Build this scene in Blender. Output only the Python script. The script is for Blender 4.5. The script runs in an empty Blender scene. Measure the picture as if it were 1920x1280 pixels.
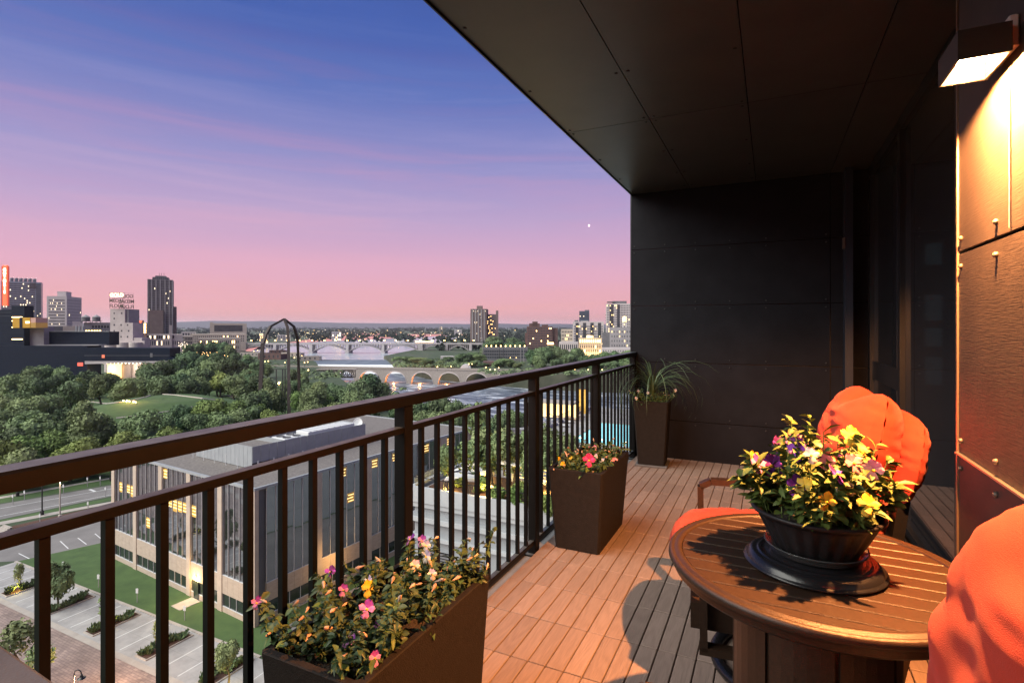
import bpy, math, random
from mathutils import Vector, Matrix
from mathutils import noise as mnoise
R = math.radians
SC = bpy.context.scene
COL = SC.collection
rnd = random.Random(11)

# ------------------------------------------------------------------ camera, world, light, exposure
YAW = R(25.87)                      # the camera looks 25.87 degrees left of the balcony's long axis
CAMZ = 1.344
cam_d = bpy.data.cameras.new('camera')
cam = bpy.data.objects.new('camera', cam_d)
COL.objects.link(cam)
cam.location = (0, 0, CAMZ)
cam.rotation_euler = (R(90), 0, YAW)
cam_d.sensor_width = 36.0
cam_d.lens = 18.75
cam_d.shift_y = -28.0 / 1920.0
cam_d.clip_start = 0.05
cam_d.clip_end = 60000
SC.camera = cam

wd = bpy.data.worlds.new('World')
SC.world = wd
wd.use_nodes = True
nt = wd.node_tree
nt.nodes.clear()
def WN(t, **k):
    n = nt.nodes.new(t)
    for a, b in k.items(): setattr(n, a, b)
    return n
w_out = WN('ShaderNodeOutputWorld'); w_bg = WN('ShaderNodeBackground')
tc = WN('ShaderNodeTexCoord'); sep = WN('ShaderNodeSeparateXYZ')
nt.links.new(tc.outputs['Generated'], sep.inputs[0])
ramp = WN('ShaderNodeValToRGB')
els = ramp.color_ramp.elements
def srgb(r, g, b):
    f = lambda c: (c / 255 / 12.92) if c / 255 <= .04045 else ((c / 255 + .055) / 1.055) ** 2.4
    return (f(r), f(g), f(b), 1)
stops = [(0.0, (232, 162, 160)), (.03, (240, 172, 174)), (.10, (228, 172, 196)), (.19, (190, 164, 204)),
         (.27, (154, 149, 202)), (.387, (98, 118, 188)), (.486, (70, 97, 174)), (.7, (48, 70, 142)), (1.0, (44, 62, 126))]
els[0].position = stops[0][0]; els[0].color = srgb(*stops[0][1])
els[1].position = 1.0; els[1].color = srgb(*stops[-1][1])
for p, c in stops[1:-1]:
    e = els.new(p); e.color = srgb(*c)
# wispy streaks of pink cloud, long along the horizon
mp = WN('ShaderNodeMapping'); mp.inputs['Scale'].default_value = (.9, .9, 13.0); mp.inputs['Rotation'].default_value = (R(3), R(-4), 0)
nz = WN('ShaderNodeTexNoise'); nz.inputs['Scale'].default_value = 1.7; nz.inputs['Detail'].default_value = 7; nz.inputs['Roughness'].default_value = .62; nz.inputs['Distortion'].default_value = .5
nt.links.new(tc.outputs['Generated'], mp.inputs[0]); nt.links.new(mp.outputs[0], nz.inputs['Vector'])
# soft warping of the band height
warp = WN('ShaderNodeMath', operation='MULTIPLY_ADD'); warp.inputs[1].default_value = .16
nt.links.new(nz.outputs['Fac'], warp.inputs[0])
off = WN('ShaderNodeMath', operation='ADD'); off.inputs[1].default_value = -.075
nt.links.new(sep.outputs['Z'], off.inputs[0]); nt.links.new(off.outputs[0], warp.inputs[2])
sc_el = WN('ShaderNodeMath', operation='MINIMUM')   # near the horizon the warp fades out
mixel = WN('ShaderNodeMix', data_type='FLOAT')
fade = WN('ShaderNodeMapRange'); fade.inputs['From Min'].default_value = .02; fade.inputs['From Max'].default_value = .2
nt.links.new(sep.outputs['Z'], fade.inputs['Value']); nt.links.new(fade.outputs['Result'], mixel.inputs['Factor'])
nt.links.new(sep.outputs['Z'], mixel.inputs[2]); nt.links.new(warp.outputs[0], mixel.inputs[3])
nt.links.new(mixel.outputs[0], ramp.inputs['Fac'])
cr = WN('ShaderNodeMapRange'); cr.inputs['From Min'].default_value = .47; cr.inputs['From Max'].default_value = .76; cr.inputs['To Max'].default_value = .42
nt.links.new(nz.outputs['Fac'], cr.inputs['Value'])
cf = WN('ShaderNodeMapRange'); cf.inputs['From Min'].default_value = .47; cf.inputs['From Max'].default_value = .27
nt.links.new(sep.outputs['Z'], cf.inputs['Value'])
cmul = WN('ShaderNodeMath', operation='MULTIPLY'); nt.links.new(cr.outputs[0], cmul.inputs[0]); nt.links.new(cf.outputs[0], cmul.inputs[1])
cmix = WN('ShaderNodeMix', data_type='RGBA'); cmix.inputs[7].default_value = srgb(232, 170, 196)
nt.links.new(cmul.outputs[0], cmix.inputs['Factor']); nt.links.new(ramp.outputs[0], cmix.inputs[6])
sky = WN('ShaderNodeTexSky', sky_type='NISHITA'); sky.sun_disc = False
SUN_EL, SUN_ROT = R(55), R(-100)
sky.sun_elevation = R(1.5); sky.sun_rotation = SUN_ROT
skym = WN('ShaderNodeVectorMath', operation='SCALE'); skym.inputs['Scale'].default_value = .004
nt.links.new(sky.outputs[0], skym.inputs[0])
addc = WN('ShaderNodeVectorMath', operation='ADD')
nt.links.new(cmix.outputs[2], addc.inputs[0]); nt.links.new(skym.outputs[0], addc.inputs[1])
nt.links.new(addc.outputs[0], w_bg.inputs['Color'])
w_bg.inputs['Strength'].default_value = 0.76
nt.links.new(w_bg.outputs[0], w_out.inputs[0])

sun_d = bpy.data.lights.new('fill_sun', 'SUN'); sun_d.energy = 5.0; sun_d.angle = R(70); sun_d.color = (1, .98, .86)
sun = bpy.data.objects.new('fill_sun', sun_d); COL.objects.link(sun)
sun.rotation_euler = (R(46), 0, R(-36))      # broad soft fill added from behind left to lift ground and facades

SC.view_settings.view_transform = 'Standard'
SC.view_settings.look = 'None'
SC.view_settings.exposure = 0.4
SC.view_settings.gamma = 1.0
SC.view_settings.use_curve_mapping = False
SC.render.engine = 'CYCLES'
cy = SC.cycles
cy.use_denoising = True
try: cy.denoiser = 'OPENIMAGEDENOISE'
except Exception: pass
cy.max_bounces = 5; cy.diffuse_bounces = 3; cy.glossy_bounces = 4; cy.transmission_bounces = 5; cy.transparent_max_bounces = 6
cy.sample_clamp_indirect = 6.0; cy.caustics_reflective = False; cy.caustics_refractive = False
cy.use_adaptive_sampling = True; cy.adaptive_threshold = .012

# ------------------------------------------------------------------ helpers
D_ = Vector((-math.sin(YAW), math.cos(YAW), 0)); R_ = Vector((math.cos(YAW), math.sin(YAW), 0))
def at(t, lat, z=0.0):
    """a point t metres ahead of the viewpoint, lat metres to its right, z metres above eye level"""
    v = D_ * t + R_ * lat
    return Vector((v.x, v.y, z + CAMZ))
GZ = -36.0                                # street level below the eye
def gp(x, y, z=GZ):
    """ground point (at level z below the eye) surveyed from the photograph"""
    t = -z * 1000.0 / (y - 612.0)
    return at(t, (x - 960) / 1000.0 * t, z)
def sp(x, t, z=GZ):
    return at(t, (x - 960) / 1000.0 * t, z)

def tag(o, label=None, cat=None, group=None, kind=None):
    if label: o['label'] = label
    if cat: o['category'] = cat
    if group: o['group'] = group
    if kind: o['kind'] = kind
    return o
def thing(name, label, cat, loc=(0, 0, 0), rz=0, group=None):
    o = bpy.data.objects.new(name, None); COL.objects.link(o)
    o.empty_display_size = .1
    o.location = loc; o.rotation_euler = (0, 0, rz)
    return tag(o, label, cat, group)
KIDS = {}
def adopt(o, parent):
    if parent is not None:
        o.parent = parent
        KIDS.setdefault(parent.name, []).append(o)
    return o
def copy_tree(o, parent=None):
    c = o.copy(); COL.objects.link(c)
    if parent is not None: adopt(c, parent)
    for ch in KIDS.get(o.name, []):
        copy_tree(ch, c)
    return c
def place(mesh, name, parent=None, loc=(0, 0, 0), rot=(0, 0, 0), scale=(1, 1, 1)):
    o = bpy.data.objects.new(name, mesh); COL.objects.link(o)
    o.location = loc; o.rotation_euler = rot; o.scale = scale
    return adopt(o, parent)

class MB:
    def __init__(s): s.v = []; s.f = []; s.m = []; s.mi = 0
    def add(s, vs, fs):
        b = len(s.v); s.v += [tuple(v) for v in vs]
        for f in fs: s.f.append(tuple(i + b for i in f)); s.m.append(s.mi)
        return s
    def box(s, x0, x1, y0, y1, z0, z1):
        return s.add([(x0,y0,z0),(x1,y0,z0),(x1,y1,z0),(x0,y1,z0),(x0,y0,z1),(x1,y0,z1),(x1,y1,z1),(x0,y1,z1)],
                     [(0,3,2,1),(4,5,6,7),(0,1,5,4),(1,2,6,5),(2,3,7,6),(3,0,4,7)])
    def cbox(s, x0, x1, y0, y1, z0, z1, c):
        """box with its four upright and top edges chamfered"""
        ring = lambda i, z: [(x0+i+c,y0+i,z),(x1-i-c,y0+i,z),(x1-i,y0+i+c,z),(x1-i,y1-i-c,z),(x1-i-c,y1-i,z),(x0+i+c,y1-i,z),(x0+i,y1-i-c,z),(x0+i,y0+i+c,z)]
        return s.loft([ring(0, z0), ring(0, z1 - c), ring(c, z1)], closed=True, caps=True)
    def loft(s, rings, closed=True, caps=False):
        n = len(rings[0]); vs = [v for r in rings for v in r]; fs = []
        for i in range(len(rings) - 1):
            for j in range(n if closed else n - 1):
                k = (j + 1) % n
                fs.append((i*n+j, i*n+k, (i+1)*n+k, (i+1)*n+j))
        if caps:
            fs.append(tuple(range(n - 1, -1, -1))); fs.append(tuple((len(rings)-1)*n + j for j in range(n)))
        return s.add(vs, fs)
    def quad(s, a, b, c, d): return s.add([a, b, c, d], [(0, 1, 2, 3)])
    def prism(s, poly, z0, z1):
        n = len(poly)
        return s.loft([[(p[0], p[1], z0) for p in poly], [(p[0], p[1], z1) for p in poly]], caps=True)
    def lathe(s, prof, n=24, cx=0, cy=0, caps=True, rib=None):
        rings = []
        for r, z in prof:
            rr = []
            for j in range(n):
                a = 2 * math.pi * j / n
                q = r * (1 + (rib(j, z) if rib else 0))
                rr.append((cx + q * math.cos(a), cy + q * math.sin(a), z))
            rings.append(rr)
        return s.loft(rings, caps=caps)
    def tube(s, pts, r, n=6, r2=None, caps=True):
        pts = [Vector(p) for p in pts]; rings = []
        up = Vector((0, 0, 1))
        N = len(pts)
        for i, p in enumerate(pts):
            t = (pts[min(i+1, N-1)] - pts[max(i-1, 0)])
            t = t.normalized() if t.length > 1e-9 else up
            a = t.cross(up if abs(t.z) < .95 else Vector((1, 0, 0))).normalized(); b = t.cross(a)
            q = r if r2 is None else r + (r2 - r) * i / max(1, N - 1)
            rings.append([p + a * (q * math.cos(2*math.pi*j/n)) + b * (q * math.sin(2*math.pi*j/n)) for j in range(n)])
        return s.loft(rings, caps=caps)
    def beam(s, a, b, w, h=None):
        """square bar from a to b"""
        a = Vector(a); b = Vector(b); h = h or w
        t = (b - a).normalized()
        u = t.cross(Vector((0, 0, 1))) if abs(t.z) < .98 else Vector((1, 0, 0))
        u.normalize(); v = u.cross(t)
        ring = lambda p: [p + u*(w/2)*sx + v*(h/2)*sy for sx, sy in ((-1,-1),(1,-1),(1,1),(-1,1))]
        return s.loft([ring(a), ring(b)], caps=True)
    def mesh(s, name, mats, smooth=False):
        me = bpy.data.meshes.new(name)
        me.from_pydata(s.v, [], s.f)
        for m in (mats if isinstance(mats, (list, tuple)) else [mats]): me.materials.append(m)
        if any(s.m): me.polygons.foreach_set('material_index', s.m)
        if smooth: me.polygons.foreach_set('use_smooth', [True] * len(me.polygons))
        me.update()
        return me
    def build(s, name, mats, parent=None, smooth=False, loc=(0, 0, 0), rot=(0, 0, 0), kind=None, label=None):
        o = place(s.mesh(name, mats, smooth), name, parent, loc, rot)
        if kind: o['kind'] = kind
        if label: o['label'] = label
        return o

def M(name, c1, c2=None, scale=4.0, rough=.7, metal=0.0, spec=.5, bump=0.0, bscale=60.0, detail=5, stretch=(1, 1, 1), emis=None, estr=0.0,
      rand=0.0, world=False, c3=None, contrast=(.3, .7), bstretch=None, hue=0.0):
    m = bpy.data.materials.new(name); m.use_nodes = True
    t = m.node_tree; N = t.nodes; L = t.links
    p = N['Principled BSDF']
    p.inputs['Roughness'].default_value = rough; p.inputs['Metallic'].default_value = metal; p.inputs['Specular IOR Level'].default_value = spec
    def rgb(c): return tuple(c) + (1,) if len(c) == 3 else tuple(c)
    src = None
    co = None
    if c2 is not None or bump or rand:
        if world:
            g = N.new('ShaderNodeNewGeometry'); co = g.outputs['Position']
        else:
            g = N.new('ShaderNodeTexCoord'); co = g.outputs['Object']
        if rand:
            oi = N.new('ShaderNodeObjectInfo')
            va = N.new('ShaderNodeVectorMath'); va.operation = 'MULTIPLY_ADD'
            va.inputs[1].default_value = (37, 53, 71)
            L.new(oi.outputs['Random'], va.inputs[0]); L.new(co, va.inputs[2]); co = va.outputs[0]
    if c2 is not None:
        mpn = N.new('ShaderNodeMapping'); mpn.inputs['Scale'].default_value = stretch; L.new(co, mpn.inputs[0])
        n1 = N.new('ShaderNodeTexNoise'); n1.inputs['Scale'].default_value = scale; n1.inputs['Detail'].default_value = detail; n1.inputs['Roughness'].default_value = .62
        L.new(mpn.outputs[0], n1.inputs['Vector'])
        cr_ = N.new('ShaderNodeValToRGB'); e = cr_.color_ramp.elements
        e[0].position, e[1].position = contrast; e[0].color = rgb(c1); e[1].color = rgb(c2)
        if c3 is not None:
            q = e.new(sum(contrast) / 2); q.color = rgb(c3)
        L.new(n1.outputs['Fac'], cr_.inputs[0]); src = cr_.outputs[0]
    if rand:
        hs = N.new('ShaderNodeHueSaturation')
        mr = N.new('ShaderNodeMapRange'); mr.inputs['To Min'].default_value = 1 - rand; mr.inputs['To Max'].default_value = 1 + rand
        L.new(oi.outputs['Random'], mr.inputs[0]); L.new(mr.outputs[0], hs.inputs['Value'])
        if hue:
            fr = N.new('ShaderNodeMath'); fr.operation = 'MULTIPLY'; fr.inputs[1].default_value = 7.31
            f2 = N.new('ShaderNodeMath'); f2.operation = 'FRACT'
            L.new(oi.outputs['Random'], fr.inputs[0]); L.new(fr.outputs[0], f2.inputs[0])
            mh = N.new('ShaderNodeMapRange'); mh.inputs['To Min'].default_value = .5 - hue; mh.inputs['To Max'].default_value = .5 + hue
            L.new(f2.outputs[0], mh.inputs[0]); L.new(mh.outputs[0], hs.inputs['Hue'])
        if src is not None: L.new(src, hs.inputs['Color'])
        else: hs.inputs['Color'].default_value = rgb(c1)
        src = hs.outputs[0]
    if src is not None: L.new(src, p.inputs['Base Color'])
    else: p.inputs['Base Color'].default_value = rgb(c1)
    if bump:
        mb_ = N.new('ShaderNodeMapping'); mb_.inputs['Scale'].default_value = bstretch or stretch; L.new(co, mb_.inputs[0])
        n2 = N.new('ShaderNodeTexNoise'); n2.inputs['Scale'].default_value = bscale; n2.inputs['Detail'].default_value = 3
        L.new(mb_.outputs[0], n2.inputs['Vector'])
        bp = N.new('ShaderNodeBump'); bp.inputs['Strength'].default_value = bump; bp.inputs['Distance'].default_value = .02
        L.new(n2.outputs['Fac'], bp.inputs['Height']); L.new(bp.outputs[0], p.inputs['Normal'])
    if emis is not None:
        p.inputs['Emission Color'].default_value = rgb(emis); p.inputs['Emission Strength'].default_value = estr
        m.cycles.emission_sampling = 'NONE'
    return m

def lamp(name, kind, loc, energy, color, size=.05, parent=None, spot=None, rot=None):
    d = bpy.data.lights.new(name, kind); d.energy = energy; d.color = color
    if kind in ('POINT', 'SPOT'): d.shadow_soft_size = size
    if kind == 'SPOT': d.spot_size = spot or R(120); d.spot_blend = .5
    o = bpy.data.objects.new(name, d); COL.objects.link(o); o.location = loc
    if rot: o.rotation_euler = rot
    return adopt(o, parent)

def text(name, body, size, mat, parent, loc, rot=(0, 0, 0), ext=.02, align='CENTER', sx=1.0):
    c = bpy.data.curves.new(name, 'FONT'); c.body = body; c.size = size; c.extrude = ext; c.align_x = align; c.offset = size * .012
    o = bpy.data.objects.new(name, c); COL.objects.link(o)
    dg = bpy.context.evaluated_depsgraph_get(); dg.update()
    me = bpy.data.meshes.new_from_object(o.evaluated_get(dg)); me.name = name
    bpy.data.objects.remove(o)
    me.materials.clear(); me.materials.append(mat)
    return place(me, name, parent, loc, rot, (sx, 1, 1))

# ------------------------------------------------------------------ materials
mt = {}
mt['panel'] = M('panel', (.007, .007, .010), (.012, .012, .016), scale=5, rough=.7, spec=.15, bump=.10, bscale=160, stretch=(1, 1, 1), rand=.10, bstretch=(.12, .12, 1.6))  # same cladding as the side wall, its shade put into a darker colour
mt['panel_lit'] = M('panel_lit', (.026, .020, .0175), (.040, .031, .027), scale=7, rough=.55, spec=.35, bump=.10, bscale=190, stretch=(1, 1, 1), rand=.08, bstretch=(1, .10, 1.8))  # same cladding as the end wall, lamplight put into a lighter, warmer colour
mt['soffit'] = M('soffit', (.044, .040, .040), (.062, .056, .055), scale=3, rough=.42, spec=.4, bump=.05, bscale=220, rand=.05)
mt['bolt'] = M('bolt', (.14, .11, .09), rough=.4, metal=.3)
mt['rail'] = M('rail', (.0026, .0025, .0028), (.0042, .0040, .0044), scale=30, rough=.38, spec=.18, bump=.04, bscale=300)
def skylit_tops(m, col):
    # sky sheen painted onto the level faces: paler grey-blue, mottled by noise
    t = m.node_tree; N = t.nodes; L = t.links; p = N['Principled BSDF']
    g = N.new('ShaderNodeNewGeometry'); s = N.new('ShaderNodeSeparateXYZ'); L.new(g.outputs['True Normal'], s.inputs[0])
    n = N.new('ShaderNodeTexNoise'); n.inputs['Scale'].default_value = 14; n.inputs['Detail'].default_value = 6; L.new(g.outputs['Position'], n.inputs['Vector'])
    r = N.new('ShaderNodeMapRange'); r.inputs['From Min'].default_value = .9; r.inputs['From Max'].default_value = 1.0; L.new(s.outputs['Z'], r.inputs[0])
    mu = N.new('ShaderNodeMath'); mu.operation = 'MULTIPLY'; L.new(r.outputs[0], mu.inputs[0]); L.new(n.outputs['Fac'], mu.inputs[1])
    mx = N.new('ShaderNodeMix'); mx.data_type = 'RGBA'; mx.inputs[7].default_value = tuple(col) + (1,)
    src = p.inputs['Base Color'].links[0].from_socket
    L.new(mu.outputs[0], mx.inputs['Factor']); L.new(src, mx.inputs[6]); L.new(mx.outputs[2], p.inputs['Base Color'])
skylit_tops(mt['rail'], (.10, .12, .135))
mt['alu'] = M('alu', (.035, .037, .042), rough=.35, metal=.6)
mt['glass'] = M('glass', (.012, .013, .016), rough=.02, spec=.8)
mt['slab'] = M('slab', (.10, .10, .105), (.15, .15, .155), scale=8, rough=.8, bump=.2)
mt['plastic'] = M('plastic', (.016, .013, .012), (.023, .019, .017), scale=40, rough=.65, spec=.14, bump=.30, bscale=260)
mt['soil'] = M('soil', (.02, .014, .01), (.05, .035, .025), scale=60, rough=.95, bump=.8, bscale=90)
mt['bronze'] = M('bronze', (.028, .0155, .010), (.042, .024, .015), scale=90, rough=.42, metal=.25, spec=.5, bump=.15, bscale=420)
mt['black'] = M('black', (.009, .009, .011), rough=.27, spec=.5, bump=.03, bscale=80)
mt['bowl'] = M('bowl', (.010, .009, .010), (.016, .014, .015), scale=20, rough=.45, spec=.25, bump=.1, bscale=120)
mt['fabric'] = M('fabric', (.37, .029, .012), (.44, .038, .016), scale=14, rough=.85, spec=.25, bump=.30, bscale=700)
mt['fabric'].node_tree.nodes['Principled BSDF'].inputs['Sheen Weight'].default_value = .08
mt['lampmetal'] = M('lampmetal', (.55, .5, .44), rough=.45, metal=.0)
mt['bulb'] = M('bulb', (1, .9, .7), emis=(1, .78, .42), estr=26)
mt['grass'] = M('grass', (.032, .068, .018), (.055, .105, .028), scale=.5, rough=.9, bump=.6, bscale=12, world=True, c3=(.043, .086, .022))
mt['conc'] = M('conc', (.22, .215, .22), (.35, .345, .345), scale=.45, rough=.85, world=True, bump=.05, bscale=6)
mt['conc2'] = M('conc2', (.29, .26, .24), (.37, .34, .31), scale=.8, rough=.85, world=True)
mt['asph'] = M('asph', (.13, .125, .125), (.19, .18, .18), scale=.25, rough=.85, world=True, bump=.1, bscale=8)
mt['mulch'] = M('mulch', (.045, .02, .014), (.10, .048, .032), scale=6, rough=.95, world=True, bump=.5, bscale=14)
mt['white'] = M('white', (.58, .59, .60), rough=.6)
mt['beige'] = M('beige', (.38, .31, .255), (.47, .39, .32), scale=.7, rough=.8, bump=.08, bscale=9)
mt['beige2'] = M('beige2', (.34, .275, .225), (.43, .355, .29), scale=1.1, rough=.8, bump=.12, bscale=6, stretch=(1, 1, 3))
mt['cornice'] = M('cornice', (.34, .36, .38), (.42, .44, .46), scale=.5, rough=.6, world=True)
mt['mullion'] = M('mullion', (.50, .50, .52), rough=.5)
mt['oglass'] = M('oglass', (.29, .31, .34), rough=.03, metal=.95, bump=.22, bscale=.45)
mt['oglass2'] = M('oglass2', (.07, .09, .09), rough=.12, metal=.7)
mt['oroof'] = M('oroof', (.10, .09, .088), (.20, .18, .17), scale=3.5, rough=.95, world=True, bump=.5, bscale=9)
mt['whitemetal'] = M('whitemetal', (.25, .27, .29), (.31, .33, .35), scale=.6, rough=.5)
mt['amber'] = M('amber', (.5, .3, .05), (.8, .5, .12), scale=1.3, rough=.3, emis=(1, .52, .10), estr=.17)
def patchy(m, scale):
    t = m.node_tree; N = t.nodes; L = t.links; p = N['Principled BSDF']
    g = N.new('ShaderNodeNewGeometry'); n = N.new('ShaderNodeTexNoise'); n.inputs['Scale'].default_value = scale; n.inputs['Detail'].default_value = 4
    cr_ = N.new('ShaderNodeValToRGB'); e = cr_.color_ramp.elements
    e[0].position = .36; e[0].color = (.10, .045, .01, 1); e[1].position = .66; e[1].color = (1, .60, .16, 1)
    L.new(g.outputs['Position'], n.inputs['Vector']); L.new(n.outputs['Fac'], cr_.inputs[0]); L.new(cr_.outputs[0], p.inputs['Emission Color'])
patchy(mt['amber'], 1.6); mt['amber'].node_tree.nodes['Principled BSDF'].inputs['Base Color'].default_value = (.2, .12, .04, 1)
mt['lit'] = M('lit', (.9, .7, .35), rough=.5, emis=(1, .64, .24), estr=1.9)
mt['litw'] = M('litw', (.9, .8, .6), rough=.5, emis=(1, .78, .46), estr=1.9)
mt['glow'] = M('glow', (1, .8, .5), emis=(1, .60, .20), estr=7)
mt['gloww'] = M('gloww', (1, .9, .8), emis=(1, .80, .52), estr=6)
mt['star0'] = M('star0', (1, .9, .85), emis=(1, .88, .8), estr=1.6)
mt['darkwin'] = M('darkwin', (.03, .036, .045), (.06, .07, .085), scale=.2, rough=.15, spec=.6)
mt['navy'] = M('navy', (.003, .008, .020), (.006, .013, .030), scale=.3, rough=.5, spec=.12, stretch=(.2, .2, 3))
mt['grey'] = M('grey', (.24, .23, .24), (.31, .30, .31), scale=.15, rough=.85)
mt['greyd'] = M('greyd', (.10, .10, .11), (.15, .15, .16), scale=.15, rough=.8)
mt['stone'] = M('stone', (.22, .19, .17), (.36, .32, .29), scale=1.1, rough=.9, stretch=(1, 1, 2.2), bump=.6, bscale=2)
mt['pale'] = M('pale', (.44, .40, .40), (.52, .48, .48), scale=.1, rough=.85)
mt['mill'] = M('mill', (.40, .35, .34), (.52, .46, .45), scale=.22, rough=.85, detail=7)
mt['tanb'] = M('tanb', (.42, .36, .30), (.50, .43, .36), scale=.12, rough=.85)
mt['brickd'] = M('brickd', (.10, .055, .05), (.15, .085, .078), scale=.2, rough=.85)
mt['brown'] = M('brown', (.15, .11, .105), (.20, .15, .14), scale=.2, rough=.85)
mt['rust'] = M('rust', (.026, .018, .016), (.045, .030, .025), scale=.5, rough=.7)
mt['steel'] = M('steel', (.03, .03, .033), rough=.5, metal=.4)
mt['trunk'] = M('trunk', (.05, .038, .03), (.09, .07, .055), scale=6, rough=.9)
def leafmat(name, a, b, rand=.26, hue=.025):
    m = M(name, a, b, scale=.45, rough=.75, spec=.25, rand=rand, hue=hue, contrast=(.32, .68))
    return m
mt['leaf'] = leafmat('leaf', (.125, .178, .080), (.215, .270, .120))
mt['leafd'] = leafmat('leafd', (.080, .130, .064), (.140, .195, .092))
mt['leafy'] = leafmat('leafy', (.125, .18, .05), (.19, .25, .075))
mt['far'] = M('far', (.032, .050, .040), (.058, .075, .060), scale=.02, rough=.95, world=True)
# ================================================================== the balcony
WX, EX, EY, CH = .495, -1.325, 5.63, 2.74     # right wall, open edge, end wall, soffit height

def deckmat():
    m = bpy.data.materials.new('decking'); m.use_nodes = True
    t = m.node_tree; N = t.nodes; L = t.links; p = N['Principled BSDF']
    g = N.new('ShaderNodeNewGeometry'); oi = N.new('ShaderNodeObjectInfo')
    va = N.new('ShaderNodeVectorMath'); va.operation = 'MULTIPLY_ADD'; va.inputs[1].default_value = (9, 17, 3)
    L.new(oi.outputs['Random'], va.inputs[0]); L.new(g.outputs['Position'], va.inputs[2])
    mp = N.new('ShaderNodeMapping'); mp.inputs['Scale'].default_value = (1, .16, 1); L.new(va.outputs[0], mp.inputs[0])
    n0 = N.new('ShaderNodeTexNoise'); n0.inputs['Scale'].default_value = 11; n0.inputs['Detail'].default_value = 1; L.new(mp.outputs[0], n0.inputs['Vector'])
    wv = N.new('ShaderNodeMath'); wv.operation = 'MULTIPLY'; wv.inputs[1].default_value = 60; L.new(n0.outputs['Fac'], wv.inputs[0])
    sn = N.new('ShaderNodeMath'); sn.operation = 'SINE'; L.new(wv.outputs[0], sn.inputs[0])
    mp2 = N.new('ShaderNodeMapping'); mp2.inputs['Scale'].default_value = (1, .06, 1); L.new(va.outputs[0], mp2.inputs[0])
    n1 = N.new('ShaderNodeTexNoise'); n1.inputs['Scale'].default_value = 260; n1.inputs['Detail'].default_value = 4; L.new(mp2.outputs[0], n1.inputs['Vector'])
    ad = N.new('ShaderNodeMath'); ad.operation = 'MULTIPLY_ADD'; ad.inputs[1].default_value = .11
    L.new(sn.outputs[0], ad.inputs[0]); L.new(n1.outputs['Fac'], ad.inputs[2])
    cr = N.new('ShaderNodeValToRGB'); e = cr.color_ramp.elements
    e[0].position = .15; e[0].color = (.235, .170, .141, 1); e[1].position = .9; e[1].color = (.335, .246, .204, 1)
    L.new(ad.outputs[0], cr.inputs[0])
    hs = N.new('ShaderNodeHueSaturation'); mr = N.new('ShaderNodeMapRange'); mr.inputs['To Min'].default_value = .88; mr.inputs['To Max'].default_value = 1.12
    L.new(oi.outputs['Random'], mr.inputs[0]); L.new(mr.outputs[0], hs.inputs['Value']); L.new(cr.outputs[0], hs.inputs['Color'])
    L.new(hs.outputs[0], p.inputs['Base Color']); p.inputs['Roughness'].default_value = .62; p.inputs['Specular IOR Level'].default_value = .35
    bp = N.new('ShaderNodeBump'); bp.inputs['Strength'].default_value = .35; bp.inputs['Distance'].default_value = .004
    L.new(ad.outputs[0], bp.inputs['Height']); L.new(bp.outputs[0], p.inputs['Normal'])
    return m
mt['deck'] = deckmat()

deck = MB().box(EX - .03, 1.3, -1.6, EY + .2, -.30, -.04).build('balcony_floor', mt['slab'])
tag(deck, kind='structure')
TS = .305
plank_me = MB().cbox(-.0356, .0356, -.1498, .1498, -.022, 0, .0022).mesh('plank', mt['deck'])
boards = []
nx = int((.80 + 1.262) / (TS / 4))
for j in range(-4, 19):
    for i in range(nx):
        x = -1.262 + (i + .5) * TS / 4
        y = EY - .01 - (j + .5) * TS
        if x > .44 and 1.45 < y < 2.0: continue
        boards.append((x, y))
vis = sorted([b for b in boards if b[1] > 1.55 and not (-.1 < b[0] < .3 and 1.4 < b[1] < 1.8) and b[1] < EY - .02], key=lambda b: b[1])
near = vis[:296]
nearset = set(near)
for x, y in near:
    place(plank_me, 'plank', deck, (x, y, rnd.uniform(-.0008, .0008)))
rest = MB()
for x, y in boards:
    if (x, y) in nearset or y > EY - .02: continue
    rest.cbox(x - .0356, x + .0356, y - .1498, y + .1498, -.022, 0, .0022)
rest.build('planking', mt['deck'], deck, kind='stuff')
# raised trim strip along the open edge of the slab
MB().box(EX - .028, EX - .012, -1.5, EY, -.04, -.022).build('edge_trim', mt['alu'], deck)

# ---- end wall, clad in dark sheets
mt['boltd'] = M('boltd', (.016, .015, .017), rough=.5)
def bolt_me(m='bolt'):
    return MB().lathe([(.0001, 0), (.0075, 0), (.0075, .003), (.005, .006), (.0001, .0065)], 8, caps=False).mesh('bolt', mt[m], True)
bolt = bolt_me(); boltd = bolt_me('boltd')
ew = MB().box(EX, .86, EY + .016, EY + .25, -.3, CH + .3).build('end_wall', mt['black'])
tag(ew, 'dark clad wall closing the far end of the balcony', 'wall', kind='structure')
zs = [-.03, .385, .976, 1.558, 2.15, CH - .002]
for k in range(5):
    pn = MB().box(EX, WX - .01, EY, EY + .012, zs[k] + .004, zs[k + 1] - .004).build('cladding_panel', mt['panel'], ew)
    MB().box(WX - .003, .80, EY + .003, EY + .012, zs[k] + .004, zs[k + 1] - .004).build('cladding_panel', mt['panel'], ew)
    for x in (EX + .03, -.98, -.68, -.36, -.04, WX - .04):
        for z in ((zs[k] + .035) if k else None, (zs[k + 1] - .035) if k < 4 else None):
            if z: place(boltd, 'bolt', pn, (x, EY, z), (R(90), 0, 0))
MB().box(EX - .012, EX - .001, EY - .004, EY + .25, -.3, CH).build('corner_trim', mt['alu'], ew)

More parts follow.
